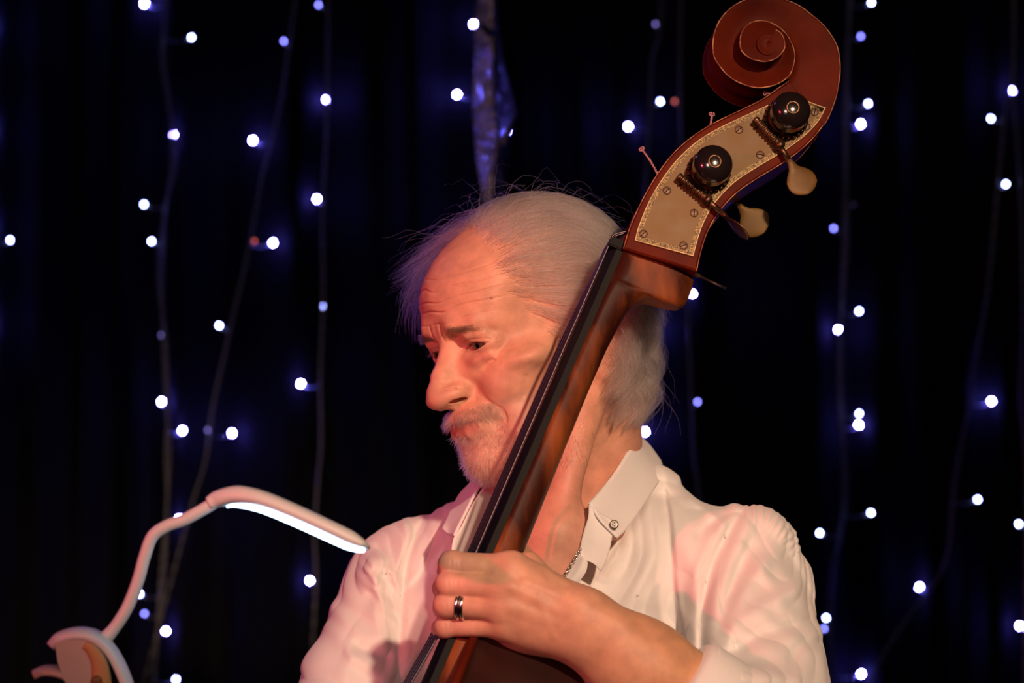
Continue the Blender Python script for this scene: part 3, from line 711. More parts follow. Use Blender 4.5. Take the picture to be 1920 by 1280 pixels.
bkin = [(s + .0, b + .012) for s, b in bk]
bm = bmesh.new(); extrude_sb(bm, bk + [(b_[0], b_[1]) for b_ in np.array(bkin)[::-1]], HC - .0108, -HC + .0108, .0002); bm_obj('pegbox_back', bm, varn, bass, smooth=False)
# -- scroll: spiral ridge rising towards the eye, fluted walls between turns
SC = (1432, 92)
ridge = [(1545, 236), (1562, 200), (1572, 160), (1575, 116), (1570, 88), (1551, 56), (1521, 28), (1478, 2), (1435, -9), (1394, 1), (1362, 22), (1343, 49), (1336, 75), (1338, 109), (1349, 126), (1367, 146), (1390, 159), (1412, 166), (1435, 166), (1459, 159),
         (1478, 146), (1487, 124), (1488, 103), (1480, 81), (1465, 62), (1446, 50), (1422, 45), (1401, 51), (1388, 64), (1382, 84), (1384, 105), (1397, 118), (1416, 126), (1435, 127), (1454, 118), (1464, 104), (1463, 90), (1458, 78), (1446, 70)]
cs = np.array(sb(*SC, HC)); rp = np.array([sb(x, y, HC) for x, y in ridge]) - cs
# bass coordinates: angle in the (s, b) plane
th = np.unwrap(np.arctan2(rp[:, 0], -rp[:, 1])); rr = np.hypot(rp[:, 0], rp[:, 1]); sgn = 1 if th[-1] > th[0] else -1
th = th * sgn; th = np.maximum.accumulate(th + np.arange(len(th)) * 1e-4)
def Rof(t): return np.interp(t, th, rr)
t0, t1 = th[0], th[-1]; two = 2 * math.pi
def Hof(t): return HC + .0011 + .022 * sstep(t0 + 3.6, t1 + .8, t)
def spt(t, r_, c): 
    a = t * sgn; return X(cs[0] + r_ * math.sin(a), cs[1] - r_ * math.cos(a), c)
TT = np.linspace(t0, t1 - .02, 420); UU = [0, .04, .10, .25, .45, .62, .76, .86, .93, .97, 1.0]
for sd in (1, -1):
    V = []; F = []; nu = len(UU)
    for t in TT:
        Ro, Ho = float(Rof(t)), float(Hof(t)); ti = t + two; inner = ti < t1
        Ri, Hi = (float(Rof(ti)), float(Hof(ti))) if inner else (0.0, float(Hof(t1)))
        dep = (.0045 * sstep(t0 + .5, t0 + 2.2, t) + .0003) if inner else .0
        for u in UU:
            r_ = Ro + (Ri - Ro) * u
            if inner: h = Ho - .0003 * (u > 0) - dep * math.sin(min(1, u / .93) * math.pi / 2) ** 1.5 if u <= .93 else (Ho - dep + (Hi - Ho + dep) * ((u - .93) / .07))
            else: h = Ho + (Hof(t1) + .002 - Ho) * math.sin(u * math.pi / 2) * .35
            V.append(spt(t, r_, sd * h))
    for i in range(len(TT) - 1):
        for j in range(nu - 1): F.append((i * nu + j, i * nu + j + 1, (i + 1) * nu + j + 1, (i + 1) * nu + j))
    sc = mesh_obj('scroll', V, np.array(F), varn, bass)
    if sd == 1: scroll = sc
    bm = bmesh.new(); tube(bm, [spt(t, float(Rof(t)) - .0004, sd * (float(Hof(t)) + .0002)) for t in TT], .0006, 6); bm_obj('worn_rim', bm, wear, sc)
for sd in (1, -1):
    s_, b_ = sb(1439, 84, HC + .02); bm = bmesh.new(); lathe(bm, X(cs[0] + (s_ - cs[0]), b_, sd * (HC + .004)), cv * sd, [(0, .0098), (.014, .0094), (.0165, .0090), (.0172, .0082), (.0165, .0070), (.0163, .003), (.0163, .0001)], 32); bm_obj('scroll_eye', bm, varn, bass)
V = []; F = []; CU = np.linspace(1, -1, 15); tw = [t for t in TT if t < t0 + two + .9]
for t in tw:
    Ro, Ho = float(Rof(t)), float(Hof(t))
    for c in CU: V.append(spt(t, Ro - .0035 * math.sin(abs(c) * math.pi) ** 2 * (abs(c) < 1), c * Ho))
for i in range(len(tw) - 1):
    for j in range(14): F.append((i * 15 + j, i * 15 + j + 1, (i + 1) * 15 + j + 1, (i + 1) * 15 + j))
mesh_obj('scroll_back', V, np.array(F), varn, bass)
# -- brass plate with engraved border and screws
pf = [(1189, 452), (1196, 424), (1216, 376), (1241, 334), (1270, 297), (1304, 266), (1342, 242), (1390, 219), (1432, 200), (1466, 186), (1505, 186)]
pk = [(1549, 202), (1538, 224), (1518, 248), (1490, 271), (1452, 296), (1412, 320), (1372, 348), (1338, 386), (1316, 428), (1300, 482)]
plp = dense([sb(x, y, HC) for x, y in pf], 30) + dense([sb(x, y, HC) for x, y in pk], 30)
bm = bmesh.new(); extrude_sb(bm, plp, HC + .0001, HC + .0014, .0004); plate = bm_obj('tuner_plate', bm, brass, bass, smooth=False)
def inset(poly, d):
    P = np.array(poly); out = []
    n = len(P)
    for i in range(n):
        a = P[i] - P[i - 1]; b = P[(i + 1) % n] - P[i]; a /= np.linalg.norm(a) + 1e-9; b /= np.linalg.norm(b) + 1e-9; q = a + b; q /= np.linalg.norm(q) + 1e-9
        nn = np.array((-q[1], q[0])); k = 1 / max(.5, float(np.dot(nn, (-b[1], b[0])))); out.append(P[i] + nn * d * k)
    return np.array(out)
sgna = 1 if poly_sdf(np.array([inset(plp, .004)[15][0]]), np.array([inset(plp, .004)[15][1]]), plp)[0] < 0 else -1
for d0, d1, mt, hh in ((.0016, .0048, engr, .00155), (.0006, .0011, brassd, .0016)):
    A, B = inset(plp, sgna * d0), inset(plp, sgna * d1); n = len(A); V = [X(*p, HC + hh) for p in A] + [X(*p, HC + hh) for p in B]
    mesh_obj('engraved_border', V, np.array([(i, (i + 1) % n, n + (i + 1) % n, n + i) for i in range(n)]), mt, plate, smooth=False)
for px, py in ((1385, 244), (1425, 291), (1250, 358), (1301, 400), (1206, 439), (1281, 461), (1527, 211), (1511, 238), (1466, 196)):
    s, b = sb(px, py, HC); bm = bmesh.new(); lathe(bm, X(s, b, HC + .0012), cv, [(0, .0037), (.0005, .0035), (.0008, .0028), (.0009, .0001)], 16)
    sc_ = bm_obj('screw', bm, scrm, plate); bm = bmesh.new(); a_ = av * math.cos(px) + bv * math.sin(px); box(bm, X(s, b, HC + .0021), a_, cv.cross(a_), cv, .0062, .0008, .0004); bm_obj('screw_slot', bm, ebony, sc_, smooth=False)
# -- tuning machines
def machine(pg, pw0, pw1, pk0, pk1, flat, side=1, keyrad=.0135, keylen=.028, label=None, mk=brass):
    z0 = side * (HC + .0014); s, b = sb(*pg, z0); ax = cv * side
    bm = bmesh.new(); lathe(bm, X(s, b, z0), ax, [(0, .0165), (.0012, .0165), (.0014, .012), (.006, .009), (.009, .0075)], 28)
    nt_ = 24; 
    for k in range(nt_):
        a = k * two / nt_; rad_ = av * math.cos(a) + bv * math.sin(a); box(bm, X(s, b, z0) + rad_ * .0168 + ax * .0028, rad_, ax.cross(rad_), ax, .003, .0022, .0038)
    lathe(bm, X(s, b, z0 + side * .001), ax, [(0, .0155), (.0036, .0155)], 28)
    g = bm_obj('tuner_gear', bm, brassd, bass)
    bm = bmesh.new(); prof = [(.003, .0085), (.008, .0085), (.0095, .0135), (.012, .0152)] + [(.012 + .0165 * (1 - math.cos(t)), .0160 * math.sin(t) if t > 1.2 else .0152 + .0008 * t) for t in np.linspace(.5, math.pi / 2 + .0, 5)] + [(.0285 + .0095 * math.sin(t), .0160 * math.cos(t)) for t in np.linspace(.1, 1.5, 9)]
    lathe(bm, X(s, b, z0), ax, prof, 32); bm_obj('tuner_knob', bm, knobm, g)
    if side > 0:
        lathe_b = bmesh.new(); lathe(lathe_b, X(s, b, z0 + .0372), ax, [(0, .006), (.0006, .0058), (.0008, .0045), (.0002, .004), (.0001, .002)], 24); bm_obj('knob_ring', lathe_b, brassd, g)
    zc = z0 + side * .0068
    q0, q1, k0, k1 = [X(*sb(*p, zc), zc) for p in (pw0, pw1, pk0, pk1)]; dr = (q1 - q0).normalized(); Lw = (q1 - q0).length
    bm = bmesh.new(); prof = [(-.004, .0026), (-.003, .0034), (-.001, .0034), (0, .0024)]
    nt_ = int(Lw / .0030)
    for k in range(nt_): u = k * Lw / nt_; prof += [(u + .0002, .0030), (u + .0010, .0041), (u + .0019, .0041), (u + .0027, .0030)]
    prof += [(Lw, .0045), (Lw + .004, .0048), (Lw + .006, .003)]
    lathe(bm, q0, dr, prof, 18); w = bm_obj('worm_screw', bm, brassd, g)
    for p in (q0 + dr * .001, q1 + dr * .002):
        bm = bmesh.new(); box(bm, p - ax * .0025, dr, ax, dr.cross(ax), .0035, .0085, .008); bmesh.ops.bevel(bm, geom=bm.edges[:], offset=.0012, segments=2, affect='EDGES'); bm_obj('worm_bracket', bm, brassd, g)
    bm = bmesh.new(); tube(bm, [q1, k0], [.0027, .0023], 12); bm_obj('key_shaft', bm, brassd, g)
    dk = (k1 - k0).normalized(); lk = (k1 - k0).length; fl = flat.normalized(); fl = (fl - dk * fl.dot(dk)).normalized(); sd_ = dk.cross(fl)
    bm = bmesh.new(); rows = []
    for u, wd in ((0, .0024), (.12, .0030), (.25, .0050), (.38, .0095), (.52, .0128), (.66, keyrad), (.8, .0125), (.91, .0088), (.97, .0050), (1.0, .0015)):
        th_ = .0023 if u < .15 else .0011
        rows.append([bm.verts.new(k0 + dk * lk * u + sd_ * wd * math.cos(a) + fl * th_ * math.sin(a)) for a in np.linspace(0, two, 16, endpoint=False)])
    for i in range(len(rows) - 1):
        for j in range(16): bm.faces.new((rows[i][j], rows[i][(j + 1) % 16], rows[i + 1][(j + 1) % 16], rows[i + 1][j]))
    bm.faces.new(rows[0][::-1]); bm.faces.new(rows[-1]); bm_obj('key_paddle', bm, mk, g)
    return g
view = Vector((0.05, -1, -.05))
edge_n = (av * .9 + bv * .45)
machine((1328, 324), (1278, 335), (1322, 371), (1352, 398), (1404, 448), edge_n, mk=brassd)
machine((1473, 224), (1421, 229), (1458, 268), (1479, 300), (1517, 363), view + av * .35)
machine((1390, 300), (1348, 330), (1380, 362), (1385, 384), (1432, 437), view, side=-1, keyrad=.0145)
machine((1250, 430), (1215, 440), (1262, 480), (1300, 512), (1362, 541), edge_n + cv * .25, side=-1, mk=brassd)
# rollers inside the pegbox
for px, py in ((1220, 395), (1285, 318), (1365, 265), (1440, 225)):
    s, b = sb(px, py, 0); bm = bmesh.new(); tube(bm, [X(s, b, HC - .01), X(s, b, -HC + .01)], .006, 14); bm_obj('string_roller', bm, brassd, bass)
# -- strings
for i, c in enumerate((-.0145, -.0048, .0048, .0145)):
    pr = [(.030, .003 - .006 * i), (.012, .0115), (.004, .0138), (-.002, .0140), (-.02, .0141), (-.10, .0143), (-.30, .0140), (-.335, .0140), (-.45, .026), (-1.05, .098)]
    pts = [X(s, b - .0012 + .0015 * (3 - i) * min(1, max(.15, -s * 8)), c * (1 + .55 * min(1, max(0, -s) / .6))) for s, b in pr]
    bm = bmesh.new(); tube(bm, catmull(pts, 60), .0010 + .00018 * (3 - i), 8); bm_obj('string', bm, stringm, bass)
def curl_end(p0, p1, c, rad=.0007):
    a, b = X(*sb(*p0, c), c), X(*sb(*p1, c), c); pts = catmull([a, a.lerp(b, .5) + av * .001, b], 60); bm = bmesh.new()
    sd_ = cv.cross(b - a).normalized(); pts = [Vector(p) + (sd_ * math.cos(k * 1.3) + cv * math.sin(k * 1.3)) * .0005 for k, p in enumerate(pts)]
    e = Vector(pts[-1]); pts += [e + (b - a).normalized() * .001 + sd_ * .0022 * math.sin(t) + cv * .001 * math.cos(t) - (b - a).normalized() * .0012 * (1 - math.cos(t)) for t in np.linspace(.3, 6, 12)]
    tube(bm, pts, rad, 6); bm_obj('string_end', bm, windm, bass)
curl_end((1235, 330), (1203, 279), .005); curl_end((1330, 246), (1335, 214), .005); curl_end((1466, 185), (1434, 174), .015, .0006)
# -- body below the hand
ol = [(-.330, .025), (-.370, .050), (-.48, .125), (-.58, .21), (-.66, .245), (-.74, .24), (-.84, .195), (-.93, .172), (-1.02, .19), (-1.12, .26), (-1.24, .315), (-1.36, .325), (-1.46, .285), (-1.52, .19), (-1.545, .07)]
side_a = dense(ol, 60); out = side_a + [(s, -c) for s, c in side_a[::-1]]
bodyw = mat('body_varnish', (.12, .03, .012), .4, coat=.1); noise_color(bodyw, (.006, .002, .0015), (.022, .005, .003), 10, 5, stretch=(1, 1, .3))
bm = bmesh.new(); n = len(out); rings = []
cen = np.array((-1.0, 0)); 
def bridge_(r0, r1): 
    for j in range(n): bm.faces.new((r0[j], r0[(j + 1) % n], r1[(j + 1) % n], r1[j]))
lay = [(-.010, .0, .022), (-.010, .35, .022), (-.010, .75, .010), (-.012, .95, .0), (-.014, 1.0, 0), (-.19, .97, 0), (-.20, .9, -.004), (-.20, .5, -.012), (-.20, .0, -.016)]
for b, k, bulge in lay:
    rings.append([bm.verts.new(X(s if k > .9 else (-1.0 + (s + 1.0) * max(k, .02)), (b + bulge if s < -.43 else b + bulge * .05), c * max(k, .02))) for s, c in out])
for i in range(len(rings) - 1): bridge_(rings[i], rings[i + 1])
bm.faces.new(rings[0][::-1]); bm.faces.new(rings[-1]); bm_obj('body', bm, bodyw, bass)
bm = bmesh.new(); tube(bm, [X(s, -.0125, c) for s, c in out] + [X(out[0][0], -.0125, out[0][1])], .004, 6); bm_obj('purfled_edge', bm, varn, bass)
bm = bmesh.new(); box(bm, X(-1.05, .045, 0), av, bv, cv, .014, .09, .13); bmesh.ops.bevel(bm, geom=bm.edges[:], offset=.003, segments=2, affect='EDGES'); bm_obj('bridge', bm, neckw, bass)
bm = bmesh.new(); box(bm, X(-1.28, .055, 0), av, bv, cv, .34, .012, .07); bmesh.ops.bevel(bm, geom=bm.edges[:], offset=.004, segments=2, affect='EDGES'); bm_obj('tailpiece', bm, ebony, bass)
pe = X(-1.545, -.10, 0); te = pe.z / av.z; bm = bmesh.new(); tube(bm, [pe, pe - av * te], .005, 10); bm_obj('endpin', bm, brassd, bass)
base_at(bass, pe - av * te)
# ================================================================== CLOTHES (children of the person)
linen = mat('white_linen', (.80, .77, .75), .85, sheen=.15, spec=.25, sss=.06, sss_r=(1, .8, .7), sss_s=.004)
def weave(m, sc=1400, st=.25, bd=.0003):
    nt = m.node_tree; N = nt.nodes; L = nt.links; tc = N.new('ShaderNodeTexCoord'); b = N.new('ShaderNodeBump'); b.inputs['Strength'].default_value = st; b.inputs['Distance'].default_value = bd
    n1 = N.new('ShaderNodeTexNoise'); n1.inputs['Scale'].default_value = sc; n1.inputs['Detail'].default_value = 2
    n2 = N.new('ShaderNodeTexNoise'); n2.inputs['Scale'].default_value = 45; n2.inputs['Detail'].default_value = 5; ad = N.new('ShaderNodeMath'); ad.operation = 'MULTIPLY_ADD'; ad.inputs[1].default_value = 4.0
    L.new(tc.outputs['Object'], n1.inputs['Vector']); L.new(tc.outputs['Object'], n2.inputs['Vector']); L.new(n2.outputs['Fac'], ad.inputs[0]); L.new(n1.outputs['Fac'], ad.inputs[2])
    L.new(ad.outputs[0], b.inputs['Height']); L.new(b.outputs[0], N['Principled BSDF'].inputs['Normal'])
weave(linen)
def xz(p): 
    w = W(p[0], p[1], -.05); return (w.x, w.z)
# neck opening of the shirt, seen from the front
OPEN = [xz(p) for p in ((1215, 790), (1196, 850), (1150, 905), (1112, 945), (1108, 975), (1092, 1012), (1086, 1050), (1050, 1103), (1000, 1190), (955, 1200), (905, 1130), (868, 1040), (868, 1000), (885, 950), (905, 905), (930, 870), (980, 820))]
# creases: (points, height in mm [+ ridge, - valley], width left px, width right px)
CRE = [
    ([(1244, 892), (1254, 960), (1258, 1040), (1262, 1120), (1272, 1200), (1290, 1290)], -7.0, 5, 20),
    ([(1225, 930), (1238, 1010), (1240, 1120), (1250, 1240)], 4.5, 26, 14),
    ([(1285, 960), (1290, 1040), (1300, 1130), (1300, 1230)], 5.0, 16, 18),
    ([(1236, 905), (1195, 965), (1150, 1030), (1100, 1100)], -2.2, 5, 12),
    ([(1405, 952), (1368, 995), (1332, 1060), (1312, 1130), (1306, 1200), (1310, 1290)], -6.5, 9, 7),
    ([(1425, 960), (1390, 1005), (1352, 1070), (1330, 1140), (1326, 1210)], 5.0, 12, 16),
    ([(1385, 945), (1350, 985), (1310, 1050), (1292, 1120)], 4.0, 12, 9),
    ([(1330, 1190), (1390, 1140), (1450, 1112), (1520, 1085)], 5.0, 12, 16), ([(1335, 1215), (1400, 1180), (1470, 1160), (1540, 1160)], -4.5, 9, 12),
    ([(1340, 1235), (1410, 1230), (1500, 1250)], 4.0, 13, 13), ([(1345, 1175), (1380, 1110), (1420, 1060), (1455, 1030)], 4.5, 12, 14),
    ([(1350, 1130), (1380, 1065), (1410, 1010)], -3.5, 7, 12), ([(1470, 1030), (1500, 1080), (1530, 1150)], -4.0, 10, 16), ([(1450, 1230), (1490, 1190), (1540, 1200)], -3.5, 9, 9),
    ([(1275, 905), (1330, 935), (1385, 960)], -3.0, 9, 12), ([(1290, 925), (1340, 970), (1365, 990)], 3.0, 8, 8), ([(1300, 1010), (1330, 985), (1375, 960)], -2.8, 7, 9),
    ([(1170, 1180), (1200, 1090), (1235, 1010)], 3.0, 20, 20), ([(1110, 1170), (1160, 1110), (1200, 1040)], -2.0, 14, 14),
    # his right side
    ([(800, 972), (775, 1010), (757, 1060), (751, 1120), (748, 1200), (744, 1290)], -6.0, 8, 6), ([(822, 1000), (806, 1040), (782, 1092), (752, 1116)], -5.0, 10, 5),
    ([(828, 1012), (822, 1050), (800, 1110), (780, 1180), (768, 1280)], 4.5, 14, 16), ([(752, 975), (756, 1020), (752, 1080)], 4.0, 9, 12), ([(700, 1060), (725, 1110), (735, 1170), (742, 1230)], -5.0, 10, 8),
    ([(694, 1078), (708, 1120), (730, 1160)], 5.0, 8, 8), ([(705, 1120), (700, 1160), (712, 1210)], 3.0, 10, 10), ([(655, 1208), (690, 1222), (740, 1240)], -5.5, 12, 9), ([(640, 1225), (690, 1245), (735, 1280)], 5.0, 12, 12), ([(715, 1070), (735, 1085), (748, 1120)], 2.5, 5, 5),
    ([(840, 1075), (820, 1150), (790, 1240)], 3.5, 14, 18),
]
CREX = [(catmull(np.array([xz(p) for p in pts]), 3 * len(pts)), h * .8 / 1000, wl * 1.15 / PXM, wr * 1.15 / PXM) for pts, h, wl, wr in CRE]
def creases(P):
    X_, Z_ = P[:, 0], P[:, 2]; out = np.zeros(len(P), np.float32)
    for pts, h, wl, wr in CREX:
        lo = pts.min(0) - .03; hi = pts.max(0) + .03; m = (X_ > lo[0]) & (X_ < hi[0]) & (Z_ > lo[1]) & (Z_ < hi[1])
        if not m.any(): continue
        d, t = polyline_dist(X_[m], Z_[m], pts); w = np.where(d > 0, wl, wr); out[m] += h * np.exp(-(d / w) ** 2) * np.clip(np.minimum(t, 1 - t) * 5 + .12, 0, 1)
    return out
UA0 = V3(W(1386, 1112, -.01)); RA0 = V3(W(768, 1098, .08))
CUFF = WR + (EL - WR) * .50
def sleeve_left(P):
    d = cap(P, UA0, EL, .063, .056); 
    d = smin(d, cap(P, EL, CUFF, .058, .049), .02)
    ax = (EL - WR) / np.linalg.norm(EL - WR); cut = -((P - CUFF.astype(np.float32)) @ ax.astype(np.float32))
    return d, cut
def shirt_raw(P):
    d = torso(P, .008)
    d = smin(d, ell(P, V3(W(1408, 1010, .0)), (.034, .045, .028)), .016)       # gathered sleeve head
    d = smin(d, ell(P, V3(W(1230, 912, .045)), (.022, .03, .018)), .02)
    dl, cut = sleeve_left(P); d = smin(d, dl, .018)
    d = smin(d, cap(P, RA0, ERt, .055, .053), .02); d = smin(d, cap(P, ERt, ERt + (RW - ERt) * .72, .052, .038), .02)
    d = smin(d, ell(P, V3(W(712, 1090, .03)), (.016, .03, .022)), .012)       # fold bulging at the arm hole
    d = smin(d, ell(P, V3(W(660, 1262, -.0)), (.036, .04, .026)), .018)
    return d, cut
def shirt(P):
    d, cut = shirt_raw(P)
    fm = sstep(.12, .02, P[:, 1] - .15 * (P[:, 0] < -.05))
    d = d - creases(P) * fm
    x, y, z = P[:, 0], P[:, 1], P[:, 2]
    # soft wandering wrinkles
    u = x + .025 * np.sin(z * 31 + 1) + .012 * np.sin(z * 83); v = z + .02 * np.sin(x * 37 + y * 20) + .01 * np.sin(x * 90)
    w = np.sin(u * 130 + v * 55) * np.sin(v * 47 + 2) + .5 * np.sin(u * 60 - v * 170 + y * 60)
    w2 = np.abs(np.sin(u * 95 - v * 140 + 2.2 * np.sin(v * 33) + y * 80)) ** .7
    d = d - .0011 * w - .0013 * (w2 - .6)
    # gathers at the sleeve heads
    gd, gt = polyline_dist(x, z, np.array([xz(p) for p in ((1400, 962), (1440, 968), (1485, 1002), (1505, 1040))])); d = d - .0007 * np.sin(gt * 62) * np.exp(-(gd / .009) ** 2)
    g = np.abs(polyline_dist(x, z, np.array([xz((692, 1075)), xz((718, 1120)), xz((738, 1160))]))[0]); d = d - .0007 * np.sin((x * .8 + z) * 560) * np.exp(-(g / .009) ** 2)
    d = smax(d, -poly_sdf(x, z, OPEN) if False else -np.maximum(poly_sdf(x, z, OPEN), y - .03), .003)
    # sleeve ends at the rolled cuff; keep the forearm free
    ax = (EL - WR) / np.linalg.norm(EL - WR); h = ((P - CUFF.astype(np.float32)) @ ax.astype(np.float32))
    rad = np.linalg.norm((P - CUFF) - h[:, None] * ax, axis=1); c2 = np.maximum(h, rad - .075)
    return smax(d, -np.maximum(c2, -.12 - h), .003)
sP, sT = surface_nets(shirt, (-.45, -.42, ZC - .60), (.34, .26, ZC - .06), .004)
sP = project(shirt, sP, 1, .002)
for lev in range(2):
    c = sP[sT].mean(1); sP, sT = refine(sP, sT, (c[:, 2] > ZC - .34) & (c[:, 1] < (.12 if lev == 0 else .06))); sP = project(shirt, sP, 2, .0012 / (1 + lev))
print('shirt', len(sP), len(sT))
shirt_o = mesh_obj('shirt', sP, sT, linen, person)
# rolled cuff
ax = (EL - WR) / np.linalg.norm(EL - WR); bm = bmesh.new()
pts = [CUFF + ax * t for t in (.0, -.004, -.006, -.002, .006, .02, .034, .046)]; tube(bm, pts, [.0425, .0435, .0465, .0505, .0525, .0535, .0540, .050], 48, cap=False); bm_obj('cuff', bm, linen, shirt_o)
def lift(px, py, off=.004):
    """point of the shirt surface under a picture point, raised by off (marched along the view ray)"""
    o = np.array((0, -CAMD, ZC)); d = V3(W(px, py, 0)) - o; d /= np.linalg.norm(d); ts = np.linspace(CAMD - .45, CAMD + .25, 900)
    P = (o + ts[:, None] * d).astype(np.float32); v = np.minimum(shirt_raw(P)[0], body(P) - .0) - off
    i = np.argmax(v < 0) if (v < 0).any() else np.argmin(np.abs(v)); return P[i].astype(float)
def on(px, py, y=None, off=.004): return V3(W(px, py, y)) if y is not None else lift(px, py, off)
# collar, his left side: fold line at the neck, outer edge lying on the shoulder
fold = [on(1120, 812, .105), on(1172, 803, .07), on(1190, 812, .035), on(1180, 842, -.005), on(1150, 890, -.045), on(1122, 925, -.070), on(1104, 944, -.082)]
mid = [on(1130, 830, .118), on(1205, 826, .09), on(1214, 850, .045), on(1206, 876, .005), on(1176, 926, -.040), on(1144, 962, -.072), on(1124, 975, -.088)]
edge = [on(1140, 850, .128), on(1225, 852, .098), on(1243, 888, .052), on(1234, 905, .012), on(1206, 948, -.036), on(1176, 990, -.070), on(1157, 1009, -.085)]
sheet('collar', [fold, mid, edge], linen, shirt_o, .0020, 40)
stand = [on(1120, 850, .10), on(1168, 850, .07), on(1172, 870, .03), on(1160, 890, -.008), on(1136, 918, -.043), on(1120, 945, -.065), on(1107, 962, -.075)]
stb = [on(1120, 880, .10), on(1178, 890, .07), on(1196, 905, .02), on(1190, 925, -.015), on(1160, 960, -.05), on(1136, 985, -.068), on(1112, 985, -.074)]
sheet('collar_stand', [fold, stand, stb], linen, shirt_o, .0016, 40)
bm = bmesh.new(); tube(bm, catmull([p + np.array((0, -.0016, 0)) for p in edge], 60) + np.array((-.0022, 0, .0010)), .00035, 5); bm_obj('collar_seam', bm, linen, shirt_o)
# collar, his right side
fold2 = [on(1010, 812, .10), on(960, 842, .05), on(916, 888, .005), on(892, 925, -.030), on(870, 968, -.055), on(852, 1004, -.070)]
mid2 = [on(1000, 830, .12), on(935, 862, .08), on(888, 902, .045), on(868, 938, .008), on(850, 972, -.025), on(842, 1003, -.052)]
edge2 = [on(990, 850, .13), on(920, 880, .10), on(872, 916, .066), on(852, 945, .030), on(836, 978, -.012), on(829, 991, -.035)]
sheet('collar', [fold2, mid2, edge2], linen, shirt_o, .0020, 40)
# inside of the open front, his right side: from the fold down to the placket edge
inn0 = [on(940, 870, .0), on(912, 905, -.015), on(886, 945, -.045), on(866, 985, -.062), on(850, 1010, -.072), on(846, 1050, -.083), on(852, 1090, -.09)]
inn1 = [on(958, 888, .0), on(930, 925, -.015), on(908, 968, -.035), on(892, 1005, -.052), on(880, 1035, -.062), on(878, 1060, -.072), on(880, 1095, -.08)]
inn2 = [on(972, 905, .005), on(948, 945, -.01), on(930, 985, -.025), on(915, 1020, -.04), on(905, 1050, -.052), on(903, 1080, -.062), on(905, 1105, -.07)]
sheet('front_facing', [inn0, inn1, inn2], linen, shirt_o, .0016, 40)
# placket edge and the turned-out flap, his left side
p0 = [on(1104, 946, -.084), on(1103, 968, -.086), on(1096, 992, -.086), on(1090, 1015, -.086), on(1087, 1038, -.086), on(1092, 1048, -.087)]
p1 = [on(1126, 962, -.082), on(1124, 985, -.086), on(1118, 1008, -.088), on(1114, 1030, -.088), on(1112, 1048, -.088), on(1112, 1056, -.088)]
p2 = [on(1150, 975, -.078), on(1148, 1000, -.083), on(1144, 1024, -.085), on(1138, 1046, -.085), on(1132, 1060, -.085), on(1126, 1070, -.085)]
sheet('placket', [p0, p1, p2], linen, shirt_o, .0018, 30)
f0 = [on(1086, 1040, -.088), on(1073, 1064, -.088), on(1058, 1086, -.087), on(1040, 1108, -.086)]
f1 = [on(1096, 1046, -.094), on(1086, 1070, -.094), on(1070, 1092, -.092), on(1050, 1110, -.088)]
f2 = [on(1101, 1054, -.092), on(1098, 1072, -.093), on(1080, 1096, -.091), on(1056, 1114, -.087)]
sheet('placket_flap', [f0, f1, f2], linen, shirt_o, .0016, 24)
# small collar button with dark rim
bp = V3(W(1151, 983, -.0865)); btn = mat('shell_button', (.62, .55, .5), .25, coat=.5); btd = mat('button_rim', (.05, .035, .03), .4)
nb_ = Vector((.25, -1, .22)).normalized(); bm = bmesh.new(); lathe(bm, bp, nb_, [(-.001, .0030), (.0008, .0033), (.0012, .0030), (.0008, .0022), (.0007, .0001)], 28); bo = bm_obj('button', bm, btn, shirt_o)
bm = bmesh.new(); u_ = nb_.orthogonal().normalized(); v_ = nb_.cross(u_); tube(bm, [Vector(bp) + nb_ * .001 + (u_ * math.cos(t) + v_ * math.sin(t)) * .0034 for t in np.linspace(0, two, 33)], .00045, 6, cap=False); bm_obj('button_rim', bm, btd, bo)
bm = bmesh.new()
for i in (-1, 1):
    for j in (-1, 1): lathe(bm, Vector(bp) + nb_ * .0008 + u_ * i * .0009 + v_ * j * .0009, nb_, [(0, .0004), (.0003, .00038)], 8)
bm_obj('thread_hole', bm, btd, bo)
# silver chain at the open neck
silver = mat('silver', (.75, .70, .66), .18, metal=1.0)
path = catmull([V3(W(1098, 1010, -.078)), V3(W(1086, 1034, -.0885)), V3(W(1072, 1058, -.0905)), V3(W(1058, 1080, -.0905)), V3(W(1040, 1106, -.089)), V3(W(1010, 1135, -.085))], 38)
first = None
neckl = bpy.data.objects.new('necklace', None); COL.objects.link(neckl); neckl.parent = person
for k in range(len(path) - 1):
    c = (path[k] + path[k + 1]) / 2; t = Vector(path[k + 1] - path[k]).normalized(); n_ = Vector((.3, -1, 0)).cross(t).normalized(); n2 = t.cross(n_)
    a_ = k * 1.25; s_ = n_ * math.cos(a_) + n2 * math.sin(a_)
    if first is None:
        bm = bmesh.new(); tube(bm, [Vector((math.cos(x) * .0021, math.sin(x) * .0013, 0)) for x in np.linspace(0, two, 13)], .00045, 5, cap=False); first = o = bm_obj('chain_link', bm, silver, neckl)
    else: o = first.copy(); COL.objects.link(o)
    o.matrix_basis = Matrix.Translation(Vector(c)) @ Matrix((t, s_, t.cross(s_))).transposed().to_4x4()
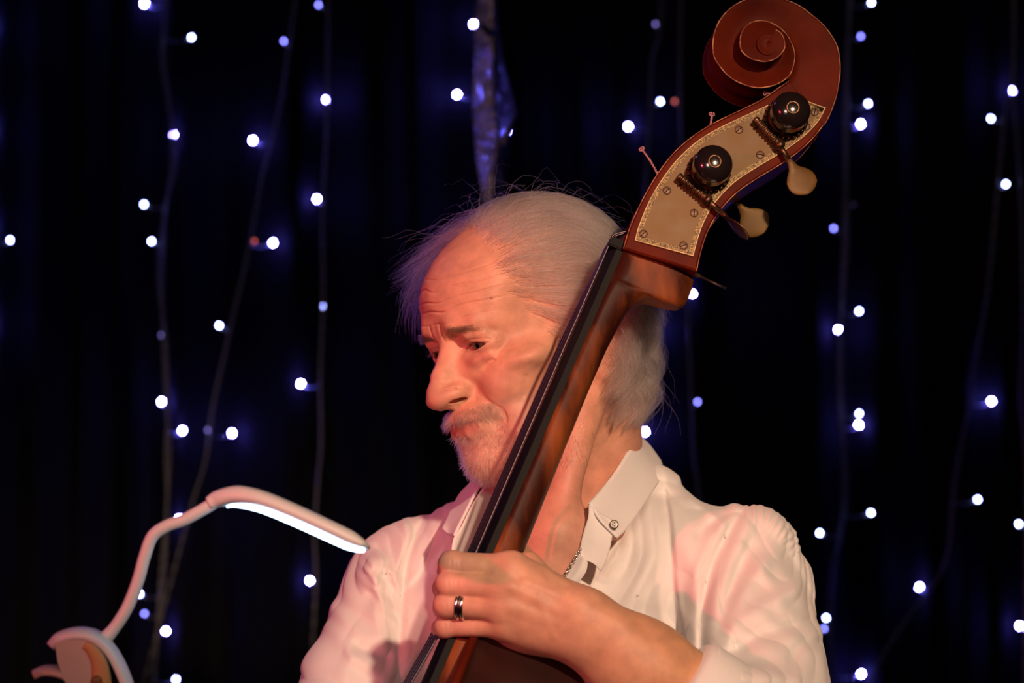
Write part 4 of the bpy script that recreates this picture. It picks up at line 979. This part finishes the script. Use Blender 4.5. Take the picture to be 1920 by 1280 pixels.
# double silver ring on the ring finger
j = FING[2][0]; ringo = bpy.data.objects.new('finger_ring', None); COL.objects.link(ringo); ringo.parent = person
dirf = Vector(j[1] - j[0]).normalized(); cR = Vector(hp(866, 1135, 0)); tpar = ((cR.x) * 1); tt_ = (V3(W(866, 1134, -.234))[0] - j[0][0]) / (j[1][0] - j[0][0]); cR = Vector(j[0] + (j[1] - j[0]) * tt_)
u_ = dirf.orthogonal().normalized(); v_ = dirf.cross(u_)
darks = mat('blackened_silver', (.12, .10, .10), .3, metal=1)
for off, rr_, wd, mt in ((-.0022, .01075, .0014, silver), (.0022, .01075, .0014, silver), (0, .01035, .0012, darks)):
    bm = bmesh.new(); rings = []
    for a in np.linspace(0, two, 49)[:-1]:
        d_ = u_ * math.cos(a) + v_ * math.sin(a); rings.append([bm.verts.new(cR + dirf * (off + wd * math.cos(q)) + d_ * (rr_ + .0010 * math.sin(q))) for q in np.linspace(0, two, 11)[:-1]])
    for i in range(48):
        for k in range(10): bm.faces.new((rings[i][k], rings[i][(k + 1) % 10], rings[(i + 1) % 48][(k + 1) % 10], rings[(i + 1) % 48][k]))
    bm_obj('ring_band', bm, mt, ringo)
# trousers and shoes carry him to the floor, below the picture
cloth = mat('dark_trousers', (.02, .02, .025), .9); shoe = mat('black_shoe', (.01, .01, .01), .35)
hipc = HIP + (0, 0, -.18)
for sx in (-1, 1):
    bm = bmesh.new(); tube(bm, catmull([hipc + (.085 * sx, 0, .10), hipc + (.095 * sx, -.01, -.15), (hipc[0] + .11 * sx, hipc[1] - .02, .48), (hipc[0] + .12 * sx, hipc[1], .05)], 14), np.linspace(.115, .085, 14), 20); bm_obj('trouser_leg', bm, cloth, person)
    bm = bmesh.new(); fx = hipc[0] + .12 * sx; tube(bm, catmull([(fx, hipc[1] + .07, .045), (fx, hipc[1], .06), (fx + .01 * sx, hipc[1] - .12, .045), (fx + .015 * sx, hipc[1] - .20, .03)], 10), [.035, .045, .047, .047, .047, .046, .045, .042, .036, .026], 16, flat=.8); bm_obj('shoe', bm, shoe, person)
base_at(person, (float(hipc[0]), float(hipc[1]), 0))
# ================================================================== STAGE BACKGROUND
velvet = mat('black_velvet', (.0042, .0038, .0046), .95, sheen=.0, spec=.03)
nx, nz = 900, 16; V = []; xs = np.linspace(-2.6, 2.6, nx)
fold = .026 * np.sin(xs * 47 + 1.6 * np.sin(xs * 7) + .9 * np.sin(xs * 17)) + .010 * np.sin(xs * 101 + 2 * np.sin(xs * 11)) + .02 * np.sin(xs * 9.3)
for k in range(nz):
    z = 3.4 * k / (nz - 1) + .01
    for i in range(nx): V.append((xs[i] + .012 * math.sin(z * 1.7 + xs[i] * 3), 1.42 + fold[i] * (1.0 - .08 * math.sin(z * 2)), z))
F = np.array([(k * nx + i, k * nx + i + 1, (k + 1) * nx + i + 1, (k + 1) * nx + i) for k in range(nz - 1) for i in range(nx - 1)])
def curtain_y(x, z):
    X0 = x - .012 * math.sin(z * 1.7 + x * 3)          # undo the sideways sway of the cloth
    return min(1.42 + float(np.interp(X0 + d, xs, fold)) * (1.0 - .08 * math.sin(z * 2)) for d in (-.005, -.0025, 0, .0025, .005))
cu = mesh_obj('stage_curtain', V, F, velvet); cu['label'] = 'black pleated velvet curtain hanging behind the bass player'; cu['category'] = 'curtain'
flm = mat('stage_floor', (.02, .018, .016), .6)
wlm = mat('dark_wall', (.015, .014, .014), .8); bm = bmesh.new(); box(bm, (0, 2.0, 1.75), (1, 0, 0), (0, 1, 0), (0, 0, 1), 6.4, .1, 3.6); bm_obj('wall_back', bm, wlm, None, smooth=False, kind='structure')
bm = bmesh.new(); box(bm, (0, -1.2, -.05), (1, 0, 0), (0, 1, 0), (0, 0, 1), 6.4, 6.4, .1); fo = bm_obj('floor', bm, flm, None, smooth=False, kind='structure')
# ---- fairy light strings
wire = mat('clear_wire', (.09, .085, .08), .35, spec=.6); ledcap = mat('led_socket', (.2, .2, .22), .4)
LM = {}
def led_mat(k):
    if k not in LM: c, s = {'on': ((.13, .11, 1.0), 780), 'mid': ((.30, .36, 1.0), 70), 'dim': ((.2, .2, 1.0), 13), 'tiny': ((.3, .25, .9), 2.0), 'red': ((1, .16, .06), 1.6), 'off': ((1, 1, 1), 0)}[k]; LM[k] = mat('led_' + k, (.6, .6, .6), .3, emis=c, estr=s)
    return LM[k]
ledmesh = {}
YW = 1.27
def led(parent, px, py, kind, py_wire=None, wx=None, y=YW, size=1.0):
    p = W(px, py, y)
    if kind not in ledmesh:
        bm = bmesh.new(); lathe(bm, (0, 0, -.0018), (0, 0, 1), [(0, .0009), (.0008, .0015), (.0020, .0017), (.0030, .0013), (.0036, .0005)], 12); o = bm_obj('led_bulb', bm, led_mat(kind), parent); ledmesh[kind] = o
    else: o = ledmesh[kind].copy(); COL.objects.link(o); o.parent = parent
    o.location = p; o.scale = (size,) * 3; o.rotation_euler = (RNG.rand() * 1.4 - .7, RNG.rand() * 1.4 - .7, 0)
    if wx is not None:
        q = W(wx, py + 4, YW + .004); bm = bmesh.new(); tube(bm, catmull([p + Vector((0, .003, -.001)), (p + q) / 2 + Vector((0, 0, -.004)), q], 8), .0007, 5); bm_obj('lead_wire', bm, wire, o.parent)
def cy(px, py):
    p = W(px, py, 1.38); return curtain_y(p.x, p.z)
STR = [
 ('leftmost light string, mostly outside the picture, one small white bulb in view', [(-12, -30), (-8, 200), (-14, 420), (-6, 620), (-14, 900), (-10, 1300)], [(19, 450, 'mid'), (-12, 50, 'on'), (-14, 243, 'on'), (-14, 425, 'on'), (-12, 606, 'on')], 1),
 ('fairy light string passing behind the bend of the white reading lamp', [(312, -30), (307, 100), (318, 190), (322, 300), (310, 400), (304, 520), (306, 640), (312, 760), (318, 850), (312, 960), (300, 1100), (288, 1310)],
  [(271, 7, 'on'), (359, 70, 'mid'), (325, 252, 'on'), (270, 383, 'mid'), (284, 452, 'mid'), (303, 628, 'tiny'), (303, 753, 'on'), (342, 807, 'on'), (336, 972, 'on'), (262, 1113, 'mid'), (271, 1150, 'dim'), (311, 1183, 'on'), (330, 1273, 'mid')], 2),
 ('slanting fairy light string running down to the left, between the two upright strings', [(558, -30), (540, 100), (520, 220), (490, 340), (466, 470), (440, 580), (424, 650), (400, 760), (386, 860), (362, 940), (318, 1100), (262, 1310)],
  [(532, 77, 'dim'), (474, 263, 'on'), (512, 455, 'on'), (477, 452, 'red'), (411, 610, 'mid'), (390, 806, 'tiny'), (435, 812, 'on')], 1),
 ('upright fairy light string between the slanting string and the glitter star', [(616, -30), (614, 100), (612, 250), (605, 400), (606, 560), (601, 700), (602, 830), (596, 900), (590, 1000), (592, 1100), (580, 1310)],
  [(597, 9, 'dim'), (612, 187, 'on'), (594, 373, 'on'), (606, 574, 'mid'), (564, 719, 'on'), (581, 1088, 'on')], 1),
 ('fairy light string hanging beside the glitter star above his head', [(896, -30), (892, 120), (900, 260), (936, 330), (945, 420), (930, 560), (940, 800)], [(888, 45, 'on'), (857, 177, 'on'), (950, 245, 'on'), (917, 412, 'on')], 1),
 ('short light string just left of the bass scroll, with a bright blue-white bulb', [(1242, -30), (1236, 60), (1222, 120), (1218, 230), (1208, 380), (1200, 520), (1205, 800)], [(1229, 45, 'tiny'), (1178, 237, 'on'), (1238, 190, 'mid'), (1222, 617, 'on'), (1209, 809, 'on')], 1),
 ('light string coming down behind the bass neck to his shoulder', [(1278, -30), (1275, 150), (1278, 300), (1283, 450), (1290, 600), (1295, 720), (1300, 850), (1308, 910), (1318, 1050)], [(1265, 190, 'red'), (1298, 551, 'on'), (1308, 753, 'dim')], 1),
 ('doubled twisted light string hanging just right of the bass scroll', [(1592, -30), (1590, 150), (1588, 300), (1582, 450), (1577, 620), (1580, 750), (1582, 900), (1575, 1000), (1562, 1100), (1560, 1310)],
  [(1634, 5, 'mid'), (1614, 68, 'dim'), (1628, 194, 'mid'), (1614, 232, 'on'), (1601, 383, 'off'), (1563, 428, 'dim'), (1611, 583, 'mid'), (1572, 618, 'on'), (1611, 775, 'mid'), (1610, 796, 'on'), (1633, 961, 'mid'), (1537, 999, 'mid'), (1549, 1158, 'mid'), (1545, 1178, 'dim'), (1615, 1263, 'on')], 2),
 ('long light string at the right, curving down to the lower left', [(1898, -30), (1901, 60), (1897, 150), (1884, 220), (1874, 320), (1862, 450), (1850, 560), (1832, 660), (1818, 760), (1800, 850), (1788, 920), (1780, 1020), (1765, 1070), (1738, 1112), (1700, 1160), (1650, 1240), (1620, 1320)],
  [(1899, 170, 'on'), (1858, 222, 'mid'), (1886, 345, 'mid'), (1859, 752, 'on'), (1833, 936, 'mid'), (1724, 1100, 'on')], 1),
 ('light string along the right edge of the picture', [(1903, -30), (1901, 170), (1907, 260), (1915, 380), (1919, 600), (1914, 750), (1926, 900), (1922, 1310)], [(1910, 982, 'mid'), (1912, 1173, 'on')], 1),
]
for lab, pts, leds, n in STR:
    t = thing('fairy_light_string', lab, 'string lights', 'strings of fairy lights in front of the curtain')
    for k in range(n):
        w = catmull([W(x + (0 if k == 0 else 7 * math.sin(i * 1.9 + k * 2)), y, YW + .003 * k) for i, (x, y) in enumerate(pts)], 240)
        ph = np.arange(240) * .9 + k
        for s_ in (0, math.pi):
            q = w + .0011 * np.stack([np.cos(ph + s_), np.sin(ph + s_), 0 * ph], 1); bm = bmesh.new(); tube(bm, q, .0009, 5); bm_obj('wire', bm, wire, t)
    P2 = np.array(pts, float)
    for x, y, kd in leds:
        wx = float(np.interp(y, P2[:, 1], P2[:, 0])); near = kd in ('on',)
        led(t, x, y, kd, wx=wx if abs(wx - x) > 5 else None, y=(cy(x, y) - .014 if near else YW + .02), size=1.25 if kd == 'on' else 1.0)
    base_at(t, tuple(W(pts[0][0], pts[0][1], YW)))
# ---- folded glitter star hanging point down
glit = bpy.data.materials.new('glitter_foil'); glit.use_nodes = True; nt = glit.node_tree; N = nt.nodes; L = nt.links; p = N['Principled BSDF']
tc = N.new('ShaderNodeTexCoord'); vo = N.new('ShaderNodeTexVoronoi'); vo.inputs['Scale'].default_value = 260; L.new(tc.outputs['Object'], vo.inputs['Vector'])
cr = N.new('ShaderNodeValToRGB'); cr.color_ramp.elements[0].color = (.42, .28, .26, 1); cr.color_ramp.elements[1].color = (.90, .70, .68, 1); cr.color_ramp.elements[1].position = .8
sx = N.new('ShaderNodeSeparateXYZ'); L.new(vo.outputs['Color'], sx.inputs[0]); L.new(sx.outputs[0], cr.inputs[0]); L.new(cr.outputs[0], p.inputs['Base Color'])
g2 = N.new('ShaderNodeMath'); g2.operation = 'GREATER_THAN'; g2.inputs[1].default_value = .86; L.new(sx.outputs[1], g2.inputs[0]); L.new(g2.outputs[0], p.inputs['Metallic'])
geo = N.new('ShaderNodeNewGeometry'); vm = N.new('ShaderNodeVectorMath'); vm.operation = 'SUBTRACT'; vm.inputs[1].default_value = (.5, .5, .5); L.new(vo.outputs['Color'], vm.inputs[0])
vs_ = N.new('ShaderNodeVectorMath'); vs_.operation = 'SCALE'; vs_.inputs['Scale'].default_value = 1.6; L.new(vm.outputs[0], vs_.inputs[0]); va = N.new('ShaderNodeVectorMath'); L.new(vs_.outputs[0], va.inputs[0]); L.new(geo.outputs['Normal'], va.inputs[1])
vn = N.new('ShaderNodeVectorMath'); vn.operation = 'NORMALIZE'; L.new(va.outputs[0], vn.inputs[0]); L.new(vn.outputs[0], p.inputs['Normal']); p.inputs['Roughness'].default_value = .22
gold = mat('gold_card_edge', (.85, .60, .30), .6)
star = thing('glitter_star', 'folded glittery cardboard star seen edge-on, hanging above his head', 'star')
ys = 1.0
def sp(px, py, y): return W(px, py, y)
TOPP, BOT = sp(917, -190, ys), sp(914, 404, ys); RT, RT2 = sp(963, 214, ys + .06), sp(945, -10, ys + .05); LFT, LF2 = sp(889, 210, ys - .03), sp(893, 80, ys - .03)
MID = [sp(922, 55, ys - .075), sp(927, 160, ys - .085), sp(934, 262, ys - .075)]
for nm, poly in (('left_point', [(TOPP, LF2, MID[0]), (LF2, LFT, MID[1], MID[0]), (LFT, sp(896, 300, ys - .01), MID[2], MID[1]), (sp(896, 300, ys - .01), BOT, sp(921, 330, ys - .04), MID[2])]),
                 ('right_point', [(TOPP, MID[0], sp(930, 60, ys)), (MID[0], MID[1], RT, sp(930, 60, ys)), (MID[1], MID[2], RT)])):
    bm = bmesh.new()
    for q in poly: bm.faces.new([bm.verts.new(v) for v in q])
    bmesh.ops.remove_doubles(bm, verts=bm.verts, dist=.0001); o = bm_obj(nm, bm, glit, star, smooth=False); sd = o.modifiers.new('card', 'SOLIDIFY'); sd.thickness = .003; sd.offset = 0
bm = bmesh.new(); tube(bm, [TOPP + Vector((.004, 0, 0)), sp(926, 30, ys - .01), sp(938, 110, ys + .01), RT], .0024, 6); tube(bm, [RT, MID[2] + Vector((.004, 0, -.004))], .0022, 6)
tube(bm, [sp(921, 330, ys - .04), sp(919, 370, ys - .02), BOT], .0026, 6); bm_obj('card_edge', bm, gold, star)
dk = mat('dark_tie', (.01, .01, .01), .7); bm = bmesh.new(); tube(bm, catmull([sp(905, 50, ys - .09), sp(915, 57, ys - .10), sp(930, 64, ys - .06)], 10), .0035, 8); bm_obj('tie', bm, dk, star)
bm = bmesh.new(); tube(bm, catmull([TOPP, sp(916, -500, ys + .05), Vector((W(916, -500, ys).x, ys + .1, 3.3))], 12), .0008, 5); bm_obj('hanging_thread', bm, wire, star)
bm = bmesh.new(); tube(bm, catmull([sp(928, 66, ys - .09), sp(926, 170, ys - .10), sp(938, 290, ys - .09), sp(946, 400, ys - .07), sp(950, 560, ys - .05)], 20), .0014, 6); bm_obj('dark_string', bm, dk, star)
base_at(star, tuple(BOT))
# ================================================================== READING LAMP at the lower left
pl = mat('white_plastic', (.64, .69, .68), .4, spec=.4); pl2 = mat('beige_plastic', (.42, .36, .30), .45)
lamp = thing('clip_on_lamp', 'white gooseneck clip-on reading lamp with glowing flat head, lower left', 'lamp')
YL = -.36
goose = catmull([W(x, y, YL) for x, y in ((190, 1203), (212, 1180), (238, 1140), (258, 1090), (272, 1040), (286, 1005), (312, 986), (345, 974), (380, 955), (408, 938))], 60)
bm = bmesh.new(); tube(bm, goose, np.interp(np.linspace(0, 1, 60), [0, .06, .12, 1], [.0068, .0052, .0047, .0047]), 16); bm_obj('gooseneck', bm, pl, lamp)
# flat spoon-like head
hc_ = catmull([W(x, y, YL - .0) for x, y in ((392, 945), (412, 936), (445, 931), (490, 940), (550, 964), (620, 996), (672, 1020), (694, 1027))], 48)
wd = np.interp(np.linspace(0, 1, 48), [0, .08, .2, .4, .7, .9, .97, 1], [.0060, .0066, .011, .019, .022, .018, .011, .002]); thk = np.interp(np.linspace(0, 1, 48), [0, .1, .3, .8, 1], [.0058, .0070, .0085, .0075, .0012])
T_h = np.gradient(hc_, axis=0); T_h /= np.linalg.norm(T_h, axis=1)[:, None]; sidev = np.array((-.04, 1, -.13)); rows = []; bm = bmesh.new(); lowv = []
for k in range(48):
    s_ = sidev - T_h[k] * (sidev @ T_h[k]); s_ /= np.linalg.norm(s_); up_ = np.cross(s_, T_h[k]); up_ *= np.sign(up_[2]) or 1
    rows.append([bm.verts.new(hc_[k] + s_ * wd[k] * math.cos(a) + up_ * thk[k] * math.copysign(abs(math.sin(a)) ** .7, math.sin(a)) * (1 if math.sin(a) > 0 else .8)) for a in np.linspace(0, two, 24, endpoint=False)])
    lowv.append((hc_[k] - up_ * (thk[k] * .8 + .0006), s_, wd[k] * (.80 * math.sin(min(1, max(0, (k - 6) / 20)) * math.pi / 2)) + .0005))
for i in range(47):
    for j in range(24): bm.faces.new((rows[i][j], rows[i][(j + 1) % 24], rows[i + 1][(j + 1) % 24], rows[i + 1][j]))
bm.faces.new(rows[0][::-1]); bm.faces.new(rows[-1]); head_ = bm_obj('lamp_head', bm, pl, lamp)
glow = mat('led_panel', (.9, .9, .9), .4, emis=(.55, .72, 1.0), estr=7.0)
V = []; 
for c, s_, w_ in lowv[9:45]:
    for t in (-1, -.5, 0, .5, 1): V.append(c + s_ * w_ * t - np.array((0, 0, .0008 * (1 - t * t))))
mesh_obj('led_panel', V, np.array([(i * 5 + j, i * 5 + j + 1, i * 5 + j + 6, i * 5 + j + 5) for i in range(35) for j in range(4)]), glow, head_)
# clip: domed upper jaw, side cheeks, lower jaw, spring pivot
def shell(name, pts, wds, th_, m, par):
    c = catmull([W(x, y, YL) for x, y in pts], 30); w_ = np.interp(np.linspace(0, 1, 30), np.linspace(0, 1, len(wds)), wds); bm = bmesh.new(); rows = []
    T_ = np.gradient(c, axis=0); T_ /= np.linalg.norm(T_, axis=1)[:, None]
    for k in range(30):
        up_ = np.cross(T_[k], (0, 1, 0)); r_ = []
        for a in np.linspace(0, two, 20, endpoint=False): r_.append(bm.verts.new(c[k] + np.array((0, 1, 0)) * w_[k] * math.copysign(abs(math.cos(a)) ** .6, math.cos(a)) + up_ * th_ * math.copysign(abs(math.sin(a)) ** .6, math.sin(a)) + up_ * (-.35 * th_ * math.cos(a) ** 2)))
        rows.append(r_)
    for i in range(29):
        for j in range(20): bm.faces.new((rows[i][j], rows[i][(j + 1) % 20], rows[i + 1][(j + 1) % 20], rows[i + 1][j]))
    bm.faces.new(rows[0][::-1]); bm.faces.new(rows[-1]); return bm_obj(name, bm, m, par)
shell('upper_jaw', [(97, 1210), (112, 1194), (142, 1186), (175, 1190), (203, 1212), (224, 1245), (240, 1285), (252, 1330)], [.012, .018, .021, .021, .018, .017, .016, .014], .0042, pl, lamp)
shell('lower_jaw', [(64, 1264), (84, 1256), (112, 1258), (142, 1270), (172, 1290), (200, 1325)], [.010, .015, .018, .019, .018, .016], .0038, pl2, lamp)
for dy, nm in ((-.019, 'side_cheek'), (.019, 'side_cheek')):
    pts = [(103, 1206), (135, 1196), (170, 1200), (190, 1225), (203, 1265), (210, 1320), (150, 1320), (120, 1275), (108, 1240)]
    bm = bmesh.new(); a_ = [bm.verts.new(W(x, y, YL + dy)) for x, y in pts]; b_ = [bm.verts.new(W(x, y, YL + dy * .86)) for x, y in pts]; n = len(pts)
    bm.faces.new(a_); bm.faces.new(b_[::-1])
    for j in range(n): bm.faces.new((a_[j], a_[(j + 1) % n], b_[(j + 1) % n], b_[j]))
    bmesh.ops.triangulate(bm, faces=[f for f in bm.faces if len(f.verts) > 4]); bm_obj(nm, bm, pl2, lamp, smooth=False)
yel = mat('amber_pad', (.42, .24, .08), .5); bm = bmesh.new(); pts = catmull([W(x, y, YL - .0205) for x, y in ((158, 1208), (172, 1218), (186, 1242), (190, 1275), (188, 1310))], 16); tube(bm, pts, np.linspace(.003, .009, 16), 10, flat=.35, up=(0, 1, 0)); bm_obj('grip_pad', bm, yel, lamp)
bm = bmesh.new(); lathe(bm, W(181, 1277, YL - .024), (0, 1, 0), [(0, .003), (.001, .0045), (.047, .0045), (.048, .003)], 18); bm_obj('pivot_pin', bm, brass, lamp)
base_at(lamp, tuple(W(190, 1300, YL)))
